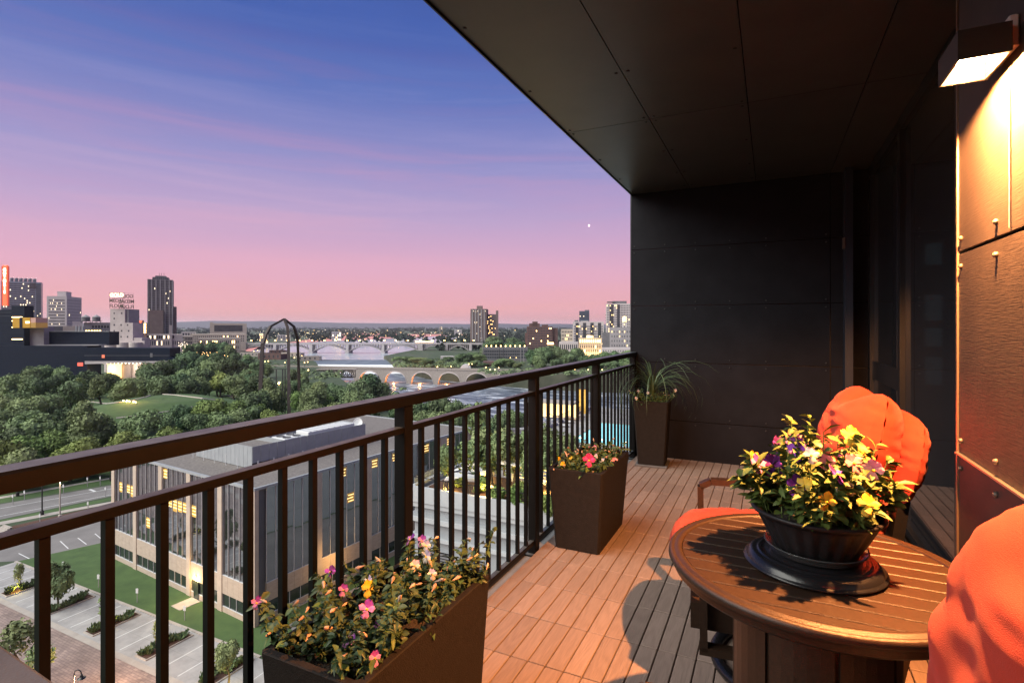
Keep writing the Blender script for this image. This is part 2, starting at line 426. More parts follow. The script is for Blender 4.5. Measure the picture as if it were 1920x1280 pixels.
# ---- near right wall
rw = MB().box(WX + .016, 1.4, 1.50, 1.962, -.3, CH + .3).build('side_wall', mt['black'])
tag(rw, 'dark clad wall on the right beside the table with the lit sconce', 'wall', kind='structure')
zr = [-.03, .976, 1.558, CH - .002]
zr = [-.03, .976, 1.558, CH - .002]
for k in range(3):
    for y0, y1 in ((1.49, 1.972),):
        pn = MB().box(WX, WX + .012, y0, y1, zr[k] + .005, zr[k + 1] - .005).build('cladding_panel', mt['panel_lit'], rw)
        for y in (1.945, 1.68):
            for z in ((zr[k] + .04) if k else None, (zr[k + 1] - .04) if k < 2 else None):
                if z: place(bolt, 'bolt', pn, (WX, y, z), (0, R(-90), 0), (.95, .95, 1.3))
# metal drip flashing in the lower joint and the edge trim of the corner
MB().box(WX - .010, WX + .012, 1.49, 1.972, .9735, .9785).build('flashing', M('flashing', (.5, .48, .46), rough=.3, metal=.9), rw)
MB().box(WX - .004, WX + .016, 1.974, 1.984, -.03, CH - .004).build('corner_trim', M('cornertrim', (.30, .22, .16), rough=.35, metal=.7), rw)
# seam of sealant running down the upper sheet, cable of the lamp
MB().box(WX - .0035, WX, 1.593, 1.599, 1.57, 1.93).build('seam', M('sealant', (.35, .28, .22), rough=.5), rw)

dv = MB().box(EX, 1.4, -1.85, -1.62, -.3, CH + .3).build('divider_wall', mt['panel']); tag(dv, 'dark wall closing the near end of the balcony behind the camera', 'wall', kind='structure')
# ---- recess with the glazed doors
gx = .80
rec = thing('glazed_door', 'tall dark glazed doors recessed behind the orange chairs', 'door', (gx, 4.0, 0))
rec['kind'] = 'structure'
def L0(o): return o
fr0 = MB()
for y in (-1.45, .0, 1.45):
    fr0.box(-.03, .05, y - 4 - .035, y - 4 + .035, 0, CH - .01)
fr0.box(-.029, .049, -1.4 - 4, 1.41 - 4, .001, .075)
fr0.build('frame', mt['alu'], rec)
for y0, y1 in ((-1.41, -.04), (.04, 1.41)):
    MB().box(0, .012, y0 - 4, y1 - 4, .075, CH - .02).build('pane', mt['glass'], rec)
fr = MB()
for y in (1.99, 3.10, 4.34, 5.52):
    fr.box(-.03, .05, y - 4 - .035, y - 4 + .035, 0, CH - .01)
fr.box(-.03, .05, 1.955 - 4, 5.555 - 4, 0, .075).box(-.03, .05, 1.955 - 4, 5.555 - 4, CH - .09, CH - .015)
fr.build('frame', mt['alu'], rec)
for y0, y1 in ((2.025, 3.065), (3.135, 4.305)):
    MB().box(0, .012, y0 - 4, y1 - 4, .075, CH - .09).build('pane', mt['glass'], rec)
MB().box(0, .012, 4.375 - 4, 5.485 - 4, 1.05, CH - .09).build('pane', mt['glass'], rec)
MB().box(-.012, .03, 4.375 - 4, 5.485 - 4, .90, 1.05).build('transom', mt['alu'], rec)
MB().box(0, .012, 4.375 - 4, 5.485 - 4, .075, .90).build('pane', mt['glass'], rec)
# raised aluminium track in front of the doors and a slim jamb beside the end wall
MB().box(-.12, -.035, 1.975 - 4, 5.56 - 4, 0, .018).box(-.115, -.10, 1.975 - 4, 5.56 - 4, .018, .045).box(-.07, -.06, 1.975 - 4, 5.56 - 4, .018, .05).build('track', mt['alu'], rec)
jb = MB().box(.585 - gx, .645 - gx, 5.46 - 4, 5.60 - 4, 0, CH - .01).build('jamb', M('jamb', (.035, .042, .06), rough=.4, metal=.5), rec)
MB().box(.565 - gx, .585 - gx, 5.45 - 4, 5.475 - 4, 2.02, 2.12).build('hinge', mt['bolt'], jb)
# dark room behind the glass
mt['glass'].node_tree.nodes['Principled BSDF'].inputs['Base Color'].default_value = (.16, .17, .19, 1)
mt['glass'].node_tree.nodes['Principled BSDF'].inputs['Transmission Weight'].default_value = .85
wn0 = thing('inner_window', 'narrow stack of dim blue panes glimpsed through the glazed doors', 'window', (1.375, 6.185, 0)); wn0['kind'] = 'structure'
for z0, z1 in ((1.92, 2.12), (1.40, 1.64), (1.16, 1.33), (.80, 1.06)):
    MB().box(-.06, .06, -.01, .01, z0, z1).build('pane', M('dimpane', (.1, .14, .15), rough=.4, emis=(.30, .50, .55), estr=.11), wn0)
rm = MB().box(gx + .06, 4.2, 1.7, 6.2, -.05, -.04).box(4.2, 4.3, 1.7, 6.2, -.05, 2.9).box(gx + .06, 4.2, 6.2, 6.3, -.05, 2.9).box(gx + .06, 4.2, 1.6, 1.7, -.05, 2.9).build('room', M('room', (.010, .009, .009), rough=.8), None)
tag(rm, kind='structure')

# ---- soffit
sf = MB().box(EX + .004, 1.4, -1.6, EY + .24, CH + .016, CH + .34).build('ceiling', mt['black'])
tag(sf, 'dark panelled soffit over the balcony', 'ceiling', kind='structure')
for x0, x1 in ((EX + .006, -.738), (-.732, -.132), (-.126, .49), (.496, 1.2)):
    for y0, y1 in ((-1.5, .597), (.603, 3.637), (3.643, EY + .01)):
        pn = MB().box(x0, x1, y0, y1, CH, CH + .012).build('soffit_panel', mt['soffit'], sf)
        if x1 < 0:
            ys = [y for y in (.45, 1.3, 2.15, 2.9, 3.6, 3.68, 4.35, 5.0, 5.5) if y0 < y < y1]
            for y in ys:
                for x in (x0 + .03, x1 - .03):
                    place(boltd, 'bolt', pn, (x, y, CH), (R(180), 0, 0), (1.3, 1.3, .8))
MB().box(EX - .004, EX + .003, -1.6, EY + .24, CH - .012, CH + .34).build('fascia', mt['alu'], sf)

# ---- railing
RX = -1.30
rl = thing('balcony_railing', 'dark brown metal railing with upright bars along the open side', 'railing', (RX, 2.5, 0))
def rail_seg(name, y0, y1, hw, z0, z1, c):
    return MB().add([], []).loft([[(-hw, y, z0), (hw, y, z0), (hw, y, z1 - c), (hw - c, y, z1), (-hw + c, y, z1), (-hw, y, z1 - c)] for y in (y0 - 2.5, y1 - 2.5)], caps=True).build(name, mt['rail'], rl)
py = [-.84, .43, 1.704, 2.985, 4.27, 5.585]
rail_seg('top_rail', -1.2, .02, .0375, 1.037, 1.077, .006)
rail_seg('top_rail', .026, 2.985, .0375, 1.037, 1.077, .006)
rail_seg('top_rail', 2.989, EY - .004, .0375, 1.037, 1.077, .006)
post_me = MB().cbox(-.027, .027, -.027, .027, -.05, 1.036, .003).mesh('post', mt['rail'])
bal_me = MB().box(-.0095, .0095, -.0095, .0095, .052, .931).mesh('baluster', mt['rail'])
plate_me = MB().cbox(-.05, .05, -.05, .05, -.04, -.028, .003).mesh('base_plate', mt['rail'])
for y in py:
    p_ = place(post_me, 'post', rl, (0, y - 2.5, 0))
    place(plate_me, 'base_plate', p_)
for a, b in zip(py[:-1], py[1:]):
    rail_seg('mid_rail', a + .027, b - .027, .0205, .931, .953, .003)
    rail_seg('bottom_rail', a + .027, b - .027, .0165, .028, .052, .003)
    for k in range(1, 11):
        place(bal_me, 'baluster', rl, (0, a + (b - a) * k / 11 - 2.5, 0))

# ---- sconce
sc_ = thing('wall_sconce', 'small square metal wall sconce shining warm light down the right wall', 'wall lamp', (WX, 1.60, 1.945))
hz = .062
sh = MB()
x0, x1, y0, y1, tk = -.115, -.02, -.078, .078, .004
sh.box(x0, x0 + tk, y0, y1, 0, hz).box(x1 - tk, x1, y0, y1, 0, hz).box(x0 + tk, x1 - tk, y0, y0 + tk, 0, hz).box(x0 + tk, x1 - tk, y1 - tk, y1, 0, hz).box(x0, x1, y0, y1, hz, hz + tk)
ln = MB(); e_ = .0012
ln.box(x0 + tk, x0 + tk + e_, y0 + tk, y1 - tk, .002, hz - .002).box(x1 - tk - e_, x1 - tk, y0 + tk, y1 - tk, .002, hz - .002).box(x0 + tk + e_, x1 - tk - e_, y0 + tk, y0 + tk + e_, .002, hz - .002).box(x0 + tk + e_, x1 - tk - e_, y1 - tk - e_, y1 - tk, .002, hz - .002)
ln.build('liner', M('liner', (.8, .74, .62), rough=.5), sc_)
sh.build('housing', M('sconce', (.035, .026, .02), rough=.5, metal=.2), sc_)
MB().cbox(-.019, -.001, -.055, .055, .02, .09, .003).build('back_plate', mt['lampmetal'], sc_)
MB().lathe([(.001, .014), (.022, .016), (.032, .026), (.034, .036), (.026, .050), (.018, .058)], 16, cx=-.068).build('bulb', mt['bulb'], sc_, smooth=True)
lamp('sconce_light', 'SPOT', (-.068, 0, .010), 640, (1.0, .375, .11), .02, sc_, spot=R(168)).data.spot_blend = .25

# ---- planters
def tapered(x0, x1, y0, y1, h, tx, ty, th=.022):
    """open tapering tub: rim x0..x1, y0..y1 at height h, foot drawn in by tx, ty"""
    def ring(x0, x1, y0, y1, z, c=.012):
        return [(x0+c,y0,z),(x1-c,y0,z),(x1,y0+c,z),(x1,y1-c,z),(x1-c,y1,z),(x0+c,y1,z),(x0,y1-c,z),(x0,y0+c,z)]
    i = th
    return MB().loft([ring(x0+tx,x1-tx,y0+ty,y1-ty,.004), ring(x0,x1,y0,y1,h-.003), ring(x0+.003,x1-.003,y0+.003,y1-.003,h), ring(x0+i,x1-i,y0+i,y1-i,h), ring(x0+i,x1-i,y0+i,y1-i,h-.06)], caps=True)

# leaves and flowers shared by the plantings
def leaf_mesh(name, ln, wd, mat, bend=.25, cup=.15):
    b = MB(); rows = [(0, .05), (.25, .65), (.55, 1.0), (.82, .62), (1.0, .04)]
    vs = []
    for f, w in rows:
        z = -bend * ln * f * f
        for s in (-1, 0, 1):
            vs.append((s * w * wd / 2, f * ln, z + abs(s) * cup * wd * w))
    fs = []
    for i in range(4):
        for j in range(2):
            a = i * 3 + j; fs.append((a, a + 1, a + 4, a + 3))
    return b.add(vs, fs).mesh(name, mat, True)
mt['pl'] = M('pansyleaf', (.075, .125, .026), (.135, .19, .042), scale=25, rough=.55, spec=.35, rand=.3, hue=.02)
mt['pld'] = M('pansyleafdark', (.040, .085, .030), (.075, .125, .045), scale=25, rough=.5, spec=.4, rand=.3, hue=.02)
leafm = [leaf_mesh('leaf', .055, .030, mt['pl']), leaf_mesh('leaf', .045, .026, mt['pld'], .5), leaf_mesh('leaf', .065, .022, mt['pl'], .4, .25), leaf_mesh('leaf', .048, .034, mt['pld'], .1, .3)]
mt['stem'] = M('stem', (.09, .14, .03), (.14, .19, .05), scale=9, rough=.6)
def petalmat(n, c1, c2): return M(n, c1, c2, scale=60, rough=.6, spec=.3, rand=.18)
pet = {'purple': (petalmat('p_purple', (.20, .03, .32), (.35, .07, .48)), petalmat('p_dark', (.06, .008, .09), (.14, .02, .2))),
       'violet': (petalmat('p_mauve', (.42, .12, .36), (.60, .26, .52)), petalmat('p_dark2', (.20, .03, .28), (.30, .05, .36))),
       'yellow': (petalmat('p_yellow', (.50, .34, .03), (.62, .45, .07)), petalmat('p_yellow2', (.7, .40, .02), (.85, .6, .05))),
       'pink': (petalmat('p_pink', (.66, .20, .24), (.80, .40, .40)), petalmat('p_pink2', (.55, .12, .2), (.7, .22, .3))),
       'cream': (petalmat('p_cream', (.66, .52, .42), (.80, .68, .58)), petalmat('p_lilac', (.55, .40, .55), (.66, .5, .6))),
       'magenta': (petalmat('p_mag', (.55, .02, .14), (.75, .06, .25)), petalmat('p_mag2', (.3, .01, .08), (.5, .03, .15)))}
eye = petalmat('p_eye', (.85, .5, .03), (.9, .6, .05))
def pansy(name, key, s, seed):
    q = random.Random(seed); b = MB()
    for k, (ang, ln, wd, mi, lift) in enumerate([(100, 1.0, 1.0, 1, -.02), (62, 1.0, 1.0, 1, -.01), (165, .92, .9, 0, .03), (5, .92, .9, 0, .03), (270, 1.05, 1.25, 0, .06)]):
        a = R(ang + q.uniform(-8, 8)); L_ = ln * s * q.uniform(.9, 1.1); w = wd * s * .8
        d = Vector((math.cos(a), math.sin(a), 0)); sd = Vector((-d.y, d.x, 0)); curl = q.uniform(.05, .35)
        vs = []
        for f, ww in ((.0, .12), (.35, .62), (.7, 1.0), (.93, .8), (1.02, .3)):
            for t in (-1, -.5, 0, .5, 1):
                z = lift * s + curl * s * f * f * (1 if k < 4 else -.6) + .05 * s * math.sin(t * 4 + f * 5 + k) * f - .1 * s * abs(t) * f
                vs.append(d * (f * L_ * (1 - .1 * t * t)) + sd * (t * ww * w / 2) + Vector((0, 0, z)))
        fs = []
        for i in range(4):
            for j in range(4):
                o = i * 5 + j; fs.append((o, o + 1, o + 6, o + 5))
        b.mi = mi; b.add(vs, fs)
    b.mi = 2
    b.lathe([(.001, .045 * s), (.12 * s, .05 * s), (.16 * s, .09 * s), (.06 * s, .15 * s), (.001, .16 * s)], 8, cy=-.06 * s, caps=False)
    return b.mesh(name, [pet[key][0], pet[key][1], eye], True)
def spent(name, s, seed):
    """wilted bloom: crumpled papery funnel"""
    q = random.Random(seed); b = MB()
    prof = [(.06, 0), (.14, .5), (.26, 1.0), (.17, 1.45), (.03, 1.6)]
    b.lathe([(r * s, z * s) for r, z in prof], 9, caps=False, rib=lambda j, z: .35 * math.sin(j * 2.4 + seed + z * 60) + q.uniform(-.12, .12))
    return b.mesh(name, [M('wilted%d' % seed, (.40, .24, .17), (.58, .40, .30), scale=90, rough=.8, rand=.35)], True)
fl = {k: [pansy('flower', k, .027, 5 + i * 3 + len(k)) for i in range(2)] for k in pet}
wilt = [spent('spent_bloom', .022, 1), spent('spent_bloom', .026, 4)]
def rot_to(dirv, roll=0.0):
    """euler that turns local +Y along dirv with local +Z roughly up"""
    y = Vector(dirv).normalized(); z = Vector((0, 0, 1)); x = y.cross(z)
    x = x.normalized() if x.length > 1e-3 else Vector((1, 0, 0)); z = x.cross(y)
    m = Matrix((x, y, z)).transposed() @ Matrix.Rotation(roll, 3, 'Y')
    return m.to_euler()
def face_to(dirv, roll=0.0):
    """euler that turns local +Z along dirv, local +Y kept as upright as it can be"""
    z = Vector(dirv).normalized(); y = Vector((0, 0, 1)) - z * z.z
    y = y.normalized() if y.length > 1e-3 else Vector((0, 1, 0)); x = y.cross(z)
    m = Matrix((x, y, z)).transposed() @ Matrix.Rotation(roll, 3, 'Z')
    return m.to_euler()
def planting(root, pts, nleaf, nmass, keys, nfl, nwilt, hmin, hmax, seed, spread=.03, lsc=1.0, fsc=1.0, viewdir=Vector((.0, -1, .5)), shape=None, massmat='pld'):
    """stems rising from the points' rectangle or disc, with leaves and blooms on them"""
    q = random.Random(seed); st = MB(); mass = MB()
    tips = []
    def spot():
        return pts(q)
    stems = []
    for k in range(nfl + nwilt + 46):
        x, y, dx, dy, z0, hm = spot()
        h = q.uniform(hmin, hmax) * hm
        lean = Vector((dx * h * q.uniform(.5, 1.2) + q.uniform(-spread, spread), dy * h * q.uniform(.5, 1.2) + q.uniform(-spread, spread), h))
        base = Vector((x, y, z0)); mid = base + lean * .55 + Vector((q.uniform(-.01, .01), q.uniform(-.01, .01), 0)); tip = base + lean
        st.tube([base, mid, tip], .0016, 4, .0011, caps=False); stems.append((base, mid, tip))
    st.build('stems', mt['stem'], root, kind='stuff')
    def leafpose():
        b, m_, t = stems[q.randrange(len(stems))]
        f = q.random() ** .8
        p = b.lerp(m_, f * 2) if f < .5 else m_.lerp(t, (f - .5) * 2)
        a = q.uniform(0, 2 * math.pi)
        d = Vector((math.cos(a), math.sin(a), q.uniform(-.35, .75)))
        c = Vector((t.x - b.x, t.y - b.y, 0))
        if shape: d += shape(p) * .7
        return p, d, q.uniform(.65, 1.25) * lsc
    for k in range(nleaf):
        p, d, s = leafpose()
        place(leafm[q.randrange(4)], 'leaf', root, p, rot_to(d, q.uniform(-.6, .6)), (s, s, s))
    for k in range(nmass):
        p, d, s = leafpose(); m_ = leafm[q.randrange(4)]
        mat = Matrix.Translation(p) @ rot_to(d, q.uniform(-.8, .8)).to_matrix().to_4x4() @ Matrix.Scale(s * .8, 4)
        mass.add([mat @ v.co for v in m_.vertices], [tuple(f.vertices) for f in m_.polygons])
    if nmass: mass.build('foliage', mt[massmat], root, smooth=True, kind='stuff')
    for k in range(nfl):
        b, m_, t = stems[k]
        key = keys[q.randrange(len(keys))]
        dv = viewdir + Vector((q.uniform(-1.2, 1.2), q.uniform(-1.0, .6), q.uniform(-.3, .9)))
        s = q.uniform(.75, 1.2) * fsc
        place(fl[key][q.randrange(2)], 'flower', root, t, face_to(dv, q.uniform(-.4, .4)), (s, s, s))
    for k in range(nfl, nfl + nwilt):
        b, m_, t = stems[k]; s = q.uniform(.7, 1.25) * fsc
        place(wilt[q.randrange(2)], 'spent_bloom', root, t, (q.uniform(-2.2, 2.2), q.uniform(-2.2, 2.2), 0), (s, s, s))

def box_planter(name, label, cx, cy_, w, l, h, tx, ty, **kw):
    root = thing('planter', label, 'planter', (cx, cy_, 0), 0, 'planters along the railing')
    tapered(-w/2, w/2, -l/2, l/2, h, tx, ty).build('tub', mt['plastic'], root)
    MB().box(-w/2+.024, w/2-.024, -l/2+.024, l/2-.024, h-.07, h-.045).build('soil', mt['soil'], root)
    def pts(q):
        u, v = q.uniform(-1, 1), q.uniform(-1, 1)
        return u * (w/2 - .03), v * (l/2 - .03), u * .45, v * .35, h - .045, 1.0
    planting(root, pts, **kw)
    return root
box_planter('front', 'long tapered brown planter nearest the camera full of wilting purple and yellow pansies', -1.05, 1.31, .345, .66, .484, .022, .03,
            nleaf=292, nmass=2800, lsc=.60, keys=['purple', 'violet', 'pink', 'cream', 'violet', 'purple', 'cream', 'yellow'], nfl=16, nwilt=52, fsc=.74, hmin=.05, hmax=.19, seed=3, viewdir=Vector((.5, -1, .7)))
box_planter('middle', 'tapered brown planter standing mid railing with a magenta pansy at its edge', -1.045, 3.32, .345, .64, .49, .035, .04,
            nleaf=230, nmass=800, keys=['cream', 'pink', 'yellow', 'cream'], nfl=9, nwilt=48, hmin=.03, hmax=.12, seed=8, viewdir=Vector((.3, -1, .8)), lsc=.7, fsc=.72)
mp_ = [o for o in SC.objects if o.name == 'planter.001'][0]
place(fl['magenta'][0], 'flower', mp_, (.075, -.27, .55), face_to((.25, -1, .35)), (1.5, 1.5, 1.5))

# tall planter in the far corner with a spiky grass
tp = thing('planter', 'tall square dark planter in the far corner with a spiky grass plant', 'planter', (-1.04, 5.30, 0), R(4), 'planters along the railing')
tapered(-.165, .165, -.165, .165, .63, .04, .04).build('tub', mt['plastic'], tp)
MB().cbox(-.15, .15, -.15, .15, .002, .018, .004).build('saucer', mt['slab'], tp)
MB().box(-.14, .14, -.14, .14, .57, .59).build('soil', mt['soil'], tp)
q = random.Random(4)
mt['blade'] = M('blade', (.035, .075, .035), (.10, .15, .07), scale=14, rough=.5, rand=.3)
for k in range(96):
    a = q.uniform(0, 2 * math.pi); ln = q.uniform(.40, .92); up = q.uniform(.35, 1.25); w = q.uniform(.005, .009)
    d = Vector((math.cos(a), math.sin(a), 0)); sd = Vector((-d.y, d.x, 0))
    vs = []; p = Vector((0, 0, .66)) + d * .01; el = R(52) + .5 * up
    n = 7
    for i in range(n + 1):
        ww = w * (1 - (i / n) ** 2) + .0005
        vs += [p - sd * ww / 2, p + sd * ww / 2 + Vector((0, 0, .0015))]
        p = p + (d * math.cos(el) + Vector((0, 0, math.sin(el)))) * ln / n
        el -= (.38 + q.uniform(0, .08)) * (1.5 - .6 * up)
    MB().add(vs, [(2*i, 2*i+1, 2*i+3, 2*i+2) for i in range(n)]).build('blade', mt['blade'], tp, smooth=True)
def ptc(q):
    u, v = q.uniform(-1, 1), q.uniform(-1, 1)
    return u * .13, v * .13, u * .9, v * .9, .59, 1.0
planting(tp, ptc, nleaf=90, nmass=300, keys=['cream'], nfl=4, nwilt=10, hmin=.03, hmax=.14, seed=21, lsc=.6, fsc=.6)

# ---- table
TC = (.10, 1.62); TR = .365; TZ = .724
tb = thing('patio_table', 'round bronze metal patio table with slatted top and moulded rim', 'table', (TC[0], TC[1], 0))
ring_prof = [(.330, .712), (.331, .7245), (.336, .7262), (.346, .7262), (.349, .722), (.353, .722), (.358, .7245), (.365, .719), (.3665, .710), (.362, .702), (.355, .699), (.353, .684), (.345, .675), (.330, .676)]
MB().loft([[(r * math.cos(2*math.pi*j/72), r * math.sin(2*math.pi*j/72), z) for j in range(72)] for r, z in ring_prof + ring_prof[:1]]).build('rim', mt['bronze'], tb, smooth=True)
n = 12; pitch = .0585
for k in range(-6, 6):
    y0, y1 = k * pitch + .0022, (k + 1) * pitch - .0022
    m_ = max(abs(y0), abs(y1))
    if m_ >= .329: 
        m_ = .3285
        y0, y1 = max(y0, -.326), min(y1, .326)
    hw = lambda y: math.sqrt(max(.3295 ** 2 - y * y, .0004))
    c = .0022; za, zb = .706, .7225
    ys = [y0 + (y1 - y0) * i / 4 for i in range(5)]
    lo = [(-hw(y), y, za) for y in ys] + [(hw(y), y, za) for y in reversed(ys)]
    hi = [(-hw(y), y, zb - c) for y in ys] + [(hw(y), y, zb - c) for y in reversed(ys)]
    ysi = [min(max(y, y0 + c), y1 - c) for y in ys]
    tp_ = [(-hw(y) + c, y, zb) for y in ysi] + [(hw(y) - c, y, zb) for y in reversed(ysi)]
    MB().loft([lo, hi, tp_], caps=True).build('slat', mt['bronze'], tb)
MB().lathe([(.322, .694), (.322, .7005)], 48).build('tray', mt['black'], tb)
def fac(j, z): return 0
dr = MB()
for k in range(8):
    a0, a1 = 2*math.pi*k/8 + .2, 2*math.pi*(k+1)/8 + .2
    for (b0, b1, r_) in ((a0 + .03, a1 - .03, .195),):
        ring = lambda z: [(r_*math.cos(b0 + (b1-b0)*i/5), r_*math.sin(b0 + (b1-b0)*i/5), z) for i in range(6)] + [((r_-.01)*math.cos(b1), (r_-.01)*math.sin(b1), z), ((r_-.01)*math.cos(b0), (r_-.01)*math.sin(b0), z)]
        MB().loft([ring(.02), ring(.69)], caps=True).build('base_panel', mt['bronze'], tb)
MB().lathe([(.186, .0), (.186, .692)], 40).build('pedestal', mt['bronze'], tb)
MB().lathe([(.215, .001), (.215, .012), (.20, .02), (.19, .02)], 40).build('foot', mt['bronze'], tb, smooth=False)

# ---- turntable tray on the table, saucer, bowl of pansies
tt = MB().lathe([(.09, TZ + .0035), (.162, TZ + .0035), (.165, TZ + .006), (.164, TZ + .009), (.158, TZ + .011), (.157, TZ + .013), (.154, TZ + .020), (.147, TZ + .026), (.138, TZ + .0285), (.132, TZ + .0275), (.130, TZ + .030), (.122, TZ + .031), (.120, TZ + .0295), (.112, TZ + .0295), (.110, TZ + .031), (.001, TZ + .031)], 72, caps=False)
o = tt.build('turntable', mt['black'], None, smooth=True); o.location = (.098, 1.59, 0)
tag(o, 'glossy black stepped turntable under the flower bowl', 'turntable')
clear = M('clearplastic', (.75, .76, .78), rough=.08, spec=.6); clear.node_tree.nodes['Principled BSDF'].inputs['Transmission Weight'].default_value = .93
clear.node_tree.nodes['Principled BSDF'].inputs['IOR'].default_value = 1.3
o = MB().lathe([(.001, 0), (.098, 0), (.108, .004), (.118, .020), (.121, .022), (.120, .0245), (.116, .0225), (.106, .0065), (.097, .0025), (.001, .0025)], 64, caps=False).build('saucer', clear, None, smooth=True, loc=(.104, 1.60, TZ + .0315))
tag(o, 'clear plastic saucer holding the flower bowl on the turntable', 'saucer')
BZ = TZ + .0345
bw = thing('flower_bowl', 'dark fluted plastic bowl overflowing with yellow and purple pansies on the table', 'flower bowl', (.106, 1.605, BZ), .3)
def flute(j, z):
    return .020 * math.cos(j * math.pi / 4) * (1 if .004 < z < .094 else 0)
MB().lathe([(.001, .001), (.088, .001), (.094, .006), (.108, .03), (.124, .06), (.138, .088), (.144, .097), (.152, .100), (.156, .105), (.155, .110), (.149, .1115), (.140, .108), (.132, .085), (.118, .06)], 176, caps=False, rib=flute).build('pot', mt['bowl'], bw, smooth=True)
MB().lathe([(.001, .094), (.136, .090)], 32, caps=False).build('soil', mt['soil'], bw)
def ptb(q):
    a = q.uniform(0, 2 * math.pi); r = math.sqrt(q.random()) * .125
    x, y = r * math.cos(a), r * math.sin(a)
    return x, y, x / .125 * .40, y / .125 * .40, .09, 1.0 - .55 * (r / .125) ** 2
planting(bw, ptb, nleaf=292, nmass=1800, lsc=.72, keys=['yellow', 'purple', 'violet', 'pink', 'cream', 'purple', 'yellow', 'pink'], nfl=32, nwilt=0, hmin=.13, hmax=.27, seed=14, viewdir=Vector((-.35, -1, .35)), fsc=.98,
         shape=lambda p: Vector((p.x, p.y, .05)) * 7, massmat='pl')

# ---- chairs
def pillow(w, h, d, seed, nu=64, nv=54, rd=.35, fold=.012, dip=.0, wrinkle=.006, sharp=4.0, lobes=True, taper=.0):
    """stuffed cushion standing upright: width on x, thickness on y, height on z from 0 to h"""
    q = random.Random(seed); b = MB(); front = []; back = []
    def P(u, v, s):
        e = (max(0, 1 - abs(u) ** sharp)) ** .55 * (max(0, 1 - abs(v) ** sharp)) ** .55
        rx = math.sqrt(1 - rd * v * v * .9) - taper * max(0, -v)
        rz = math.sqrt(1 - rd * u * u * .9)
        x = w / 2 * u * rx
        z = h / 2 * (1 + v * rz)
        if lobes:   # two rounded shoulders with a saddle between
            z -= dip * max(0, v) ** 2 * math.exp(-(u / .42) ** 2)
        nval = mnoise.noise(Vector((u * 1.7 + seed, v * 1.7, s)))
        y = s * d / 2 * e * (1 + .16 * nval)
        edge = math.exp(-(1 - abs(u)) * 4.5)
        wr = math.sin(v * 19 + 2.5 * mnoise.noise(Vector((u * 2, v * 5, seed))) + u * 3) * edge * (.4 + .6 * e)
        tu = math.exp(-((abs(u) - .62) / .15) ** 2) * max(0, v) ** 1.5
        y += s * (wrinkle * wr - .006 * tu * e * (1 if lobes else 0)) + s * e * fold * (mnoise.noise(Vector((u * 2.3 + v * 1.2 + seed, v * 5.5 - u * 1.5, s * 3))) )
        z += .25 * wrinkle * math.cos(v * 23 + u * 9) * edge
        return (x, y, z)
    g = lambda s: [[P(-1 + 2 * i / nu, -1 + 2 * j / nv, s) for i in range(nu + 1)] for j in range(nv + 1)]
    F, Bk = g(1), g(-1)
    for G, flip in ((F, False), (Bk, True)):
        vs = [p for r_ in G for p in r_]; fs = []
        for j in range(nv):
            for i in range(nu):
                o = j * (nu + 1) + i; f = (o, o + nu + 1, o + nu + 2, o + 1)
                fs.append(f if not flip else f[::-1])
        b.add(vs, fs)
    return b
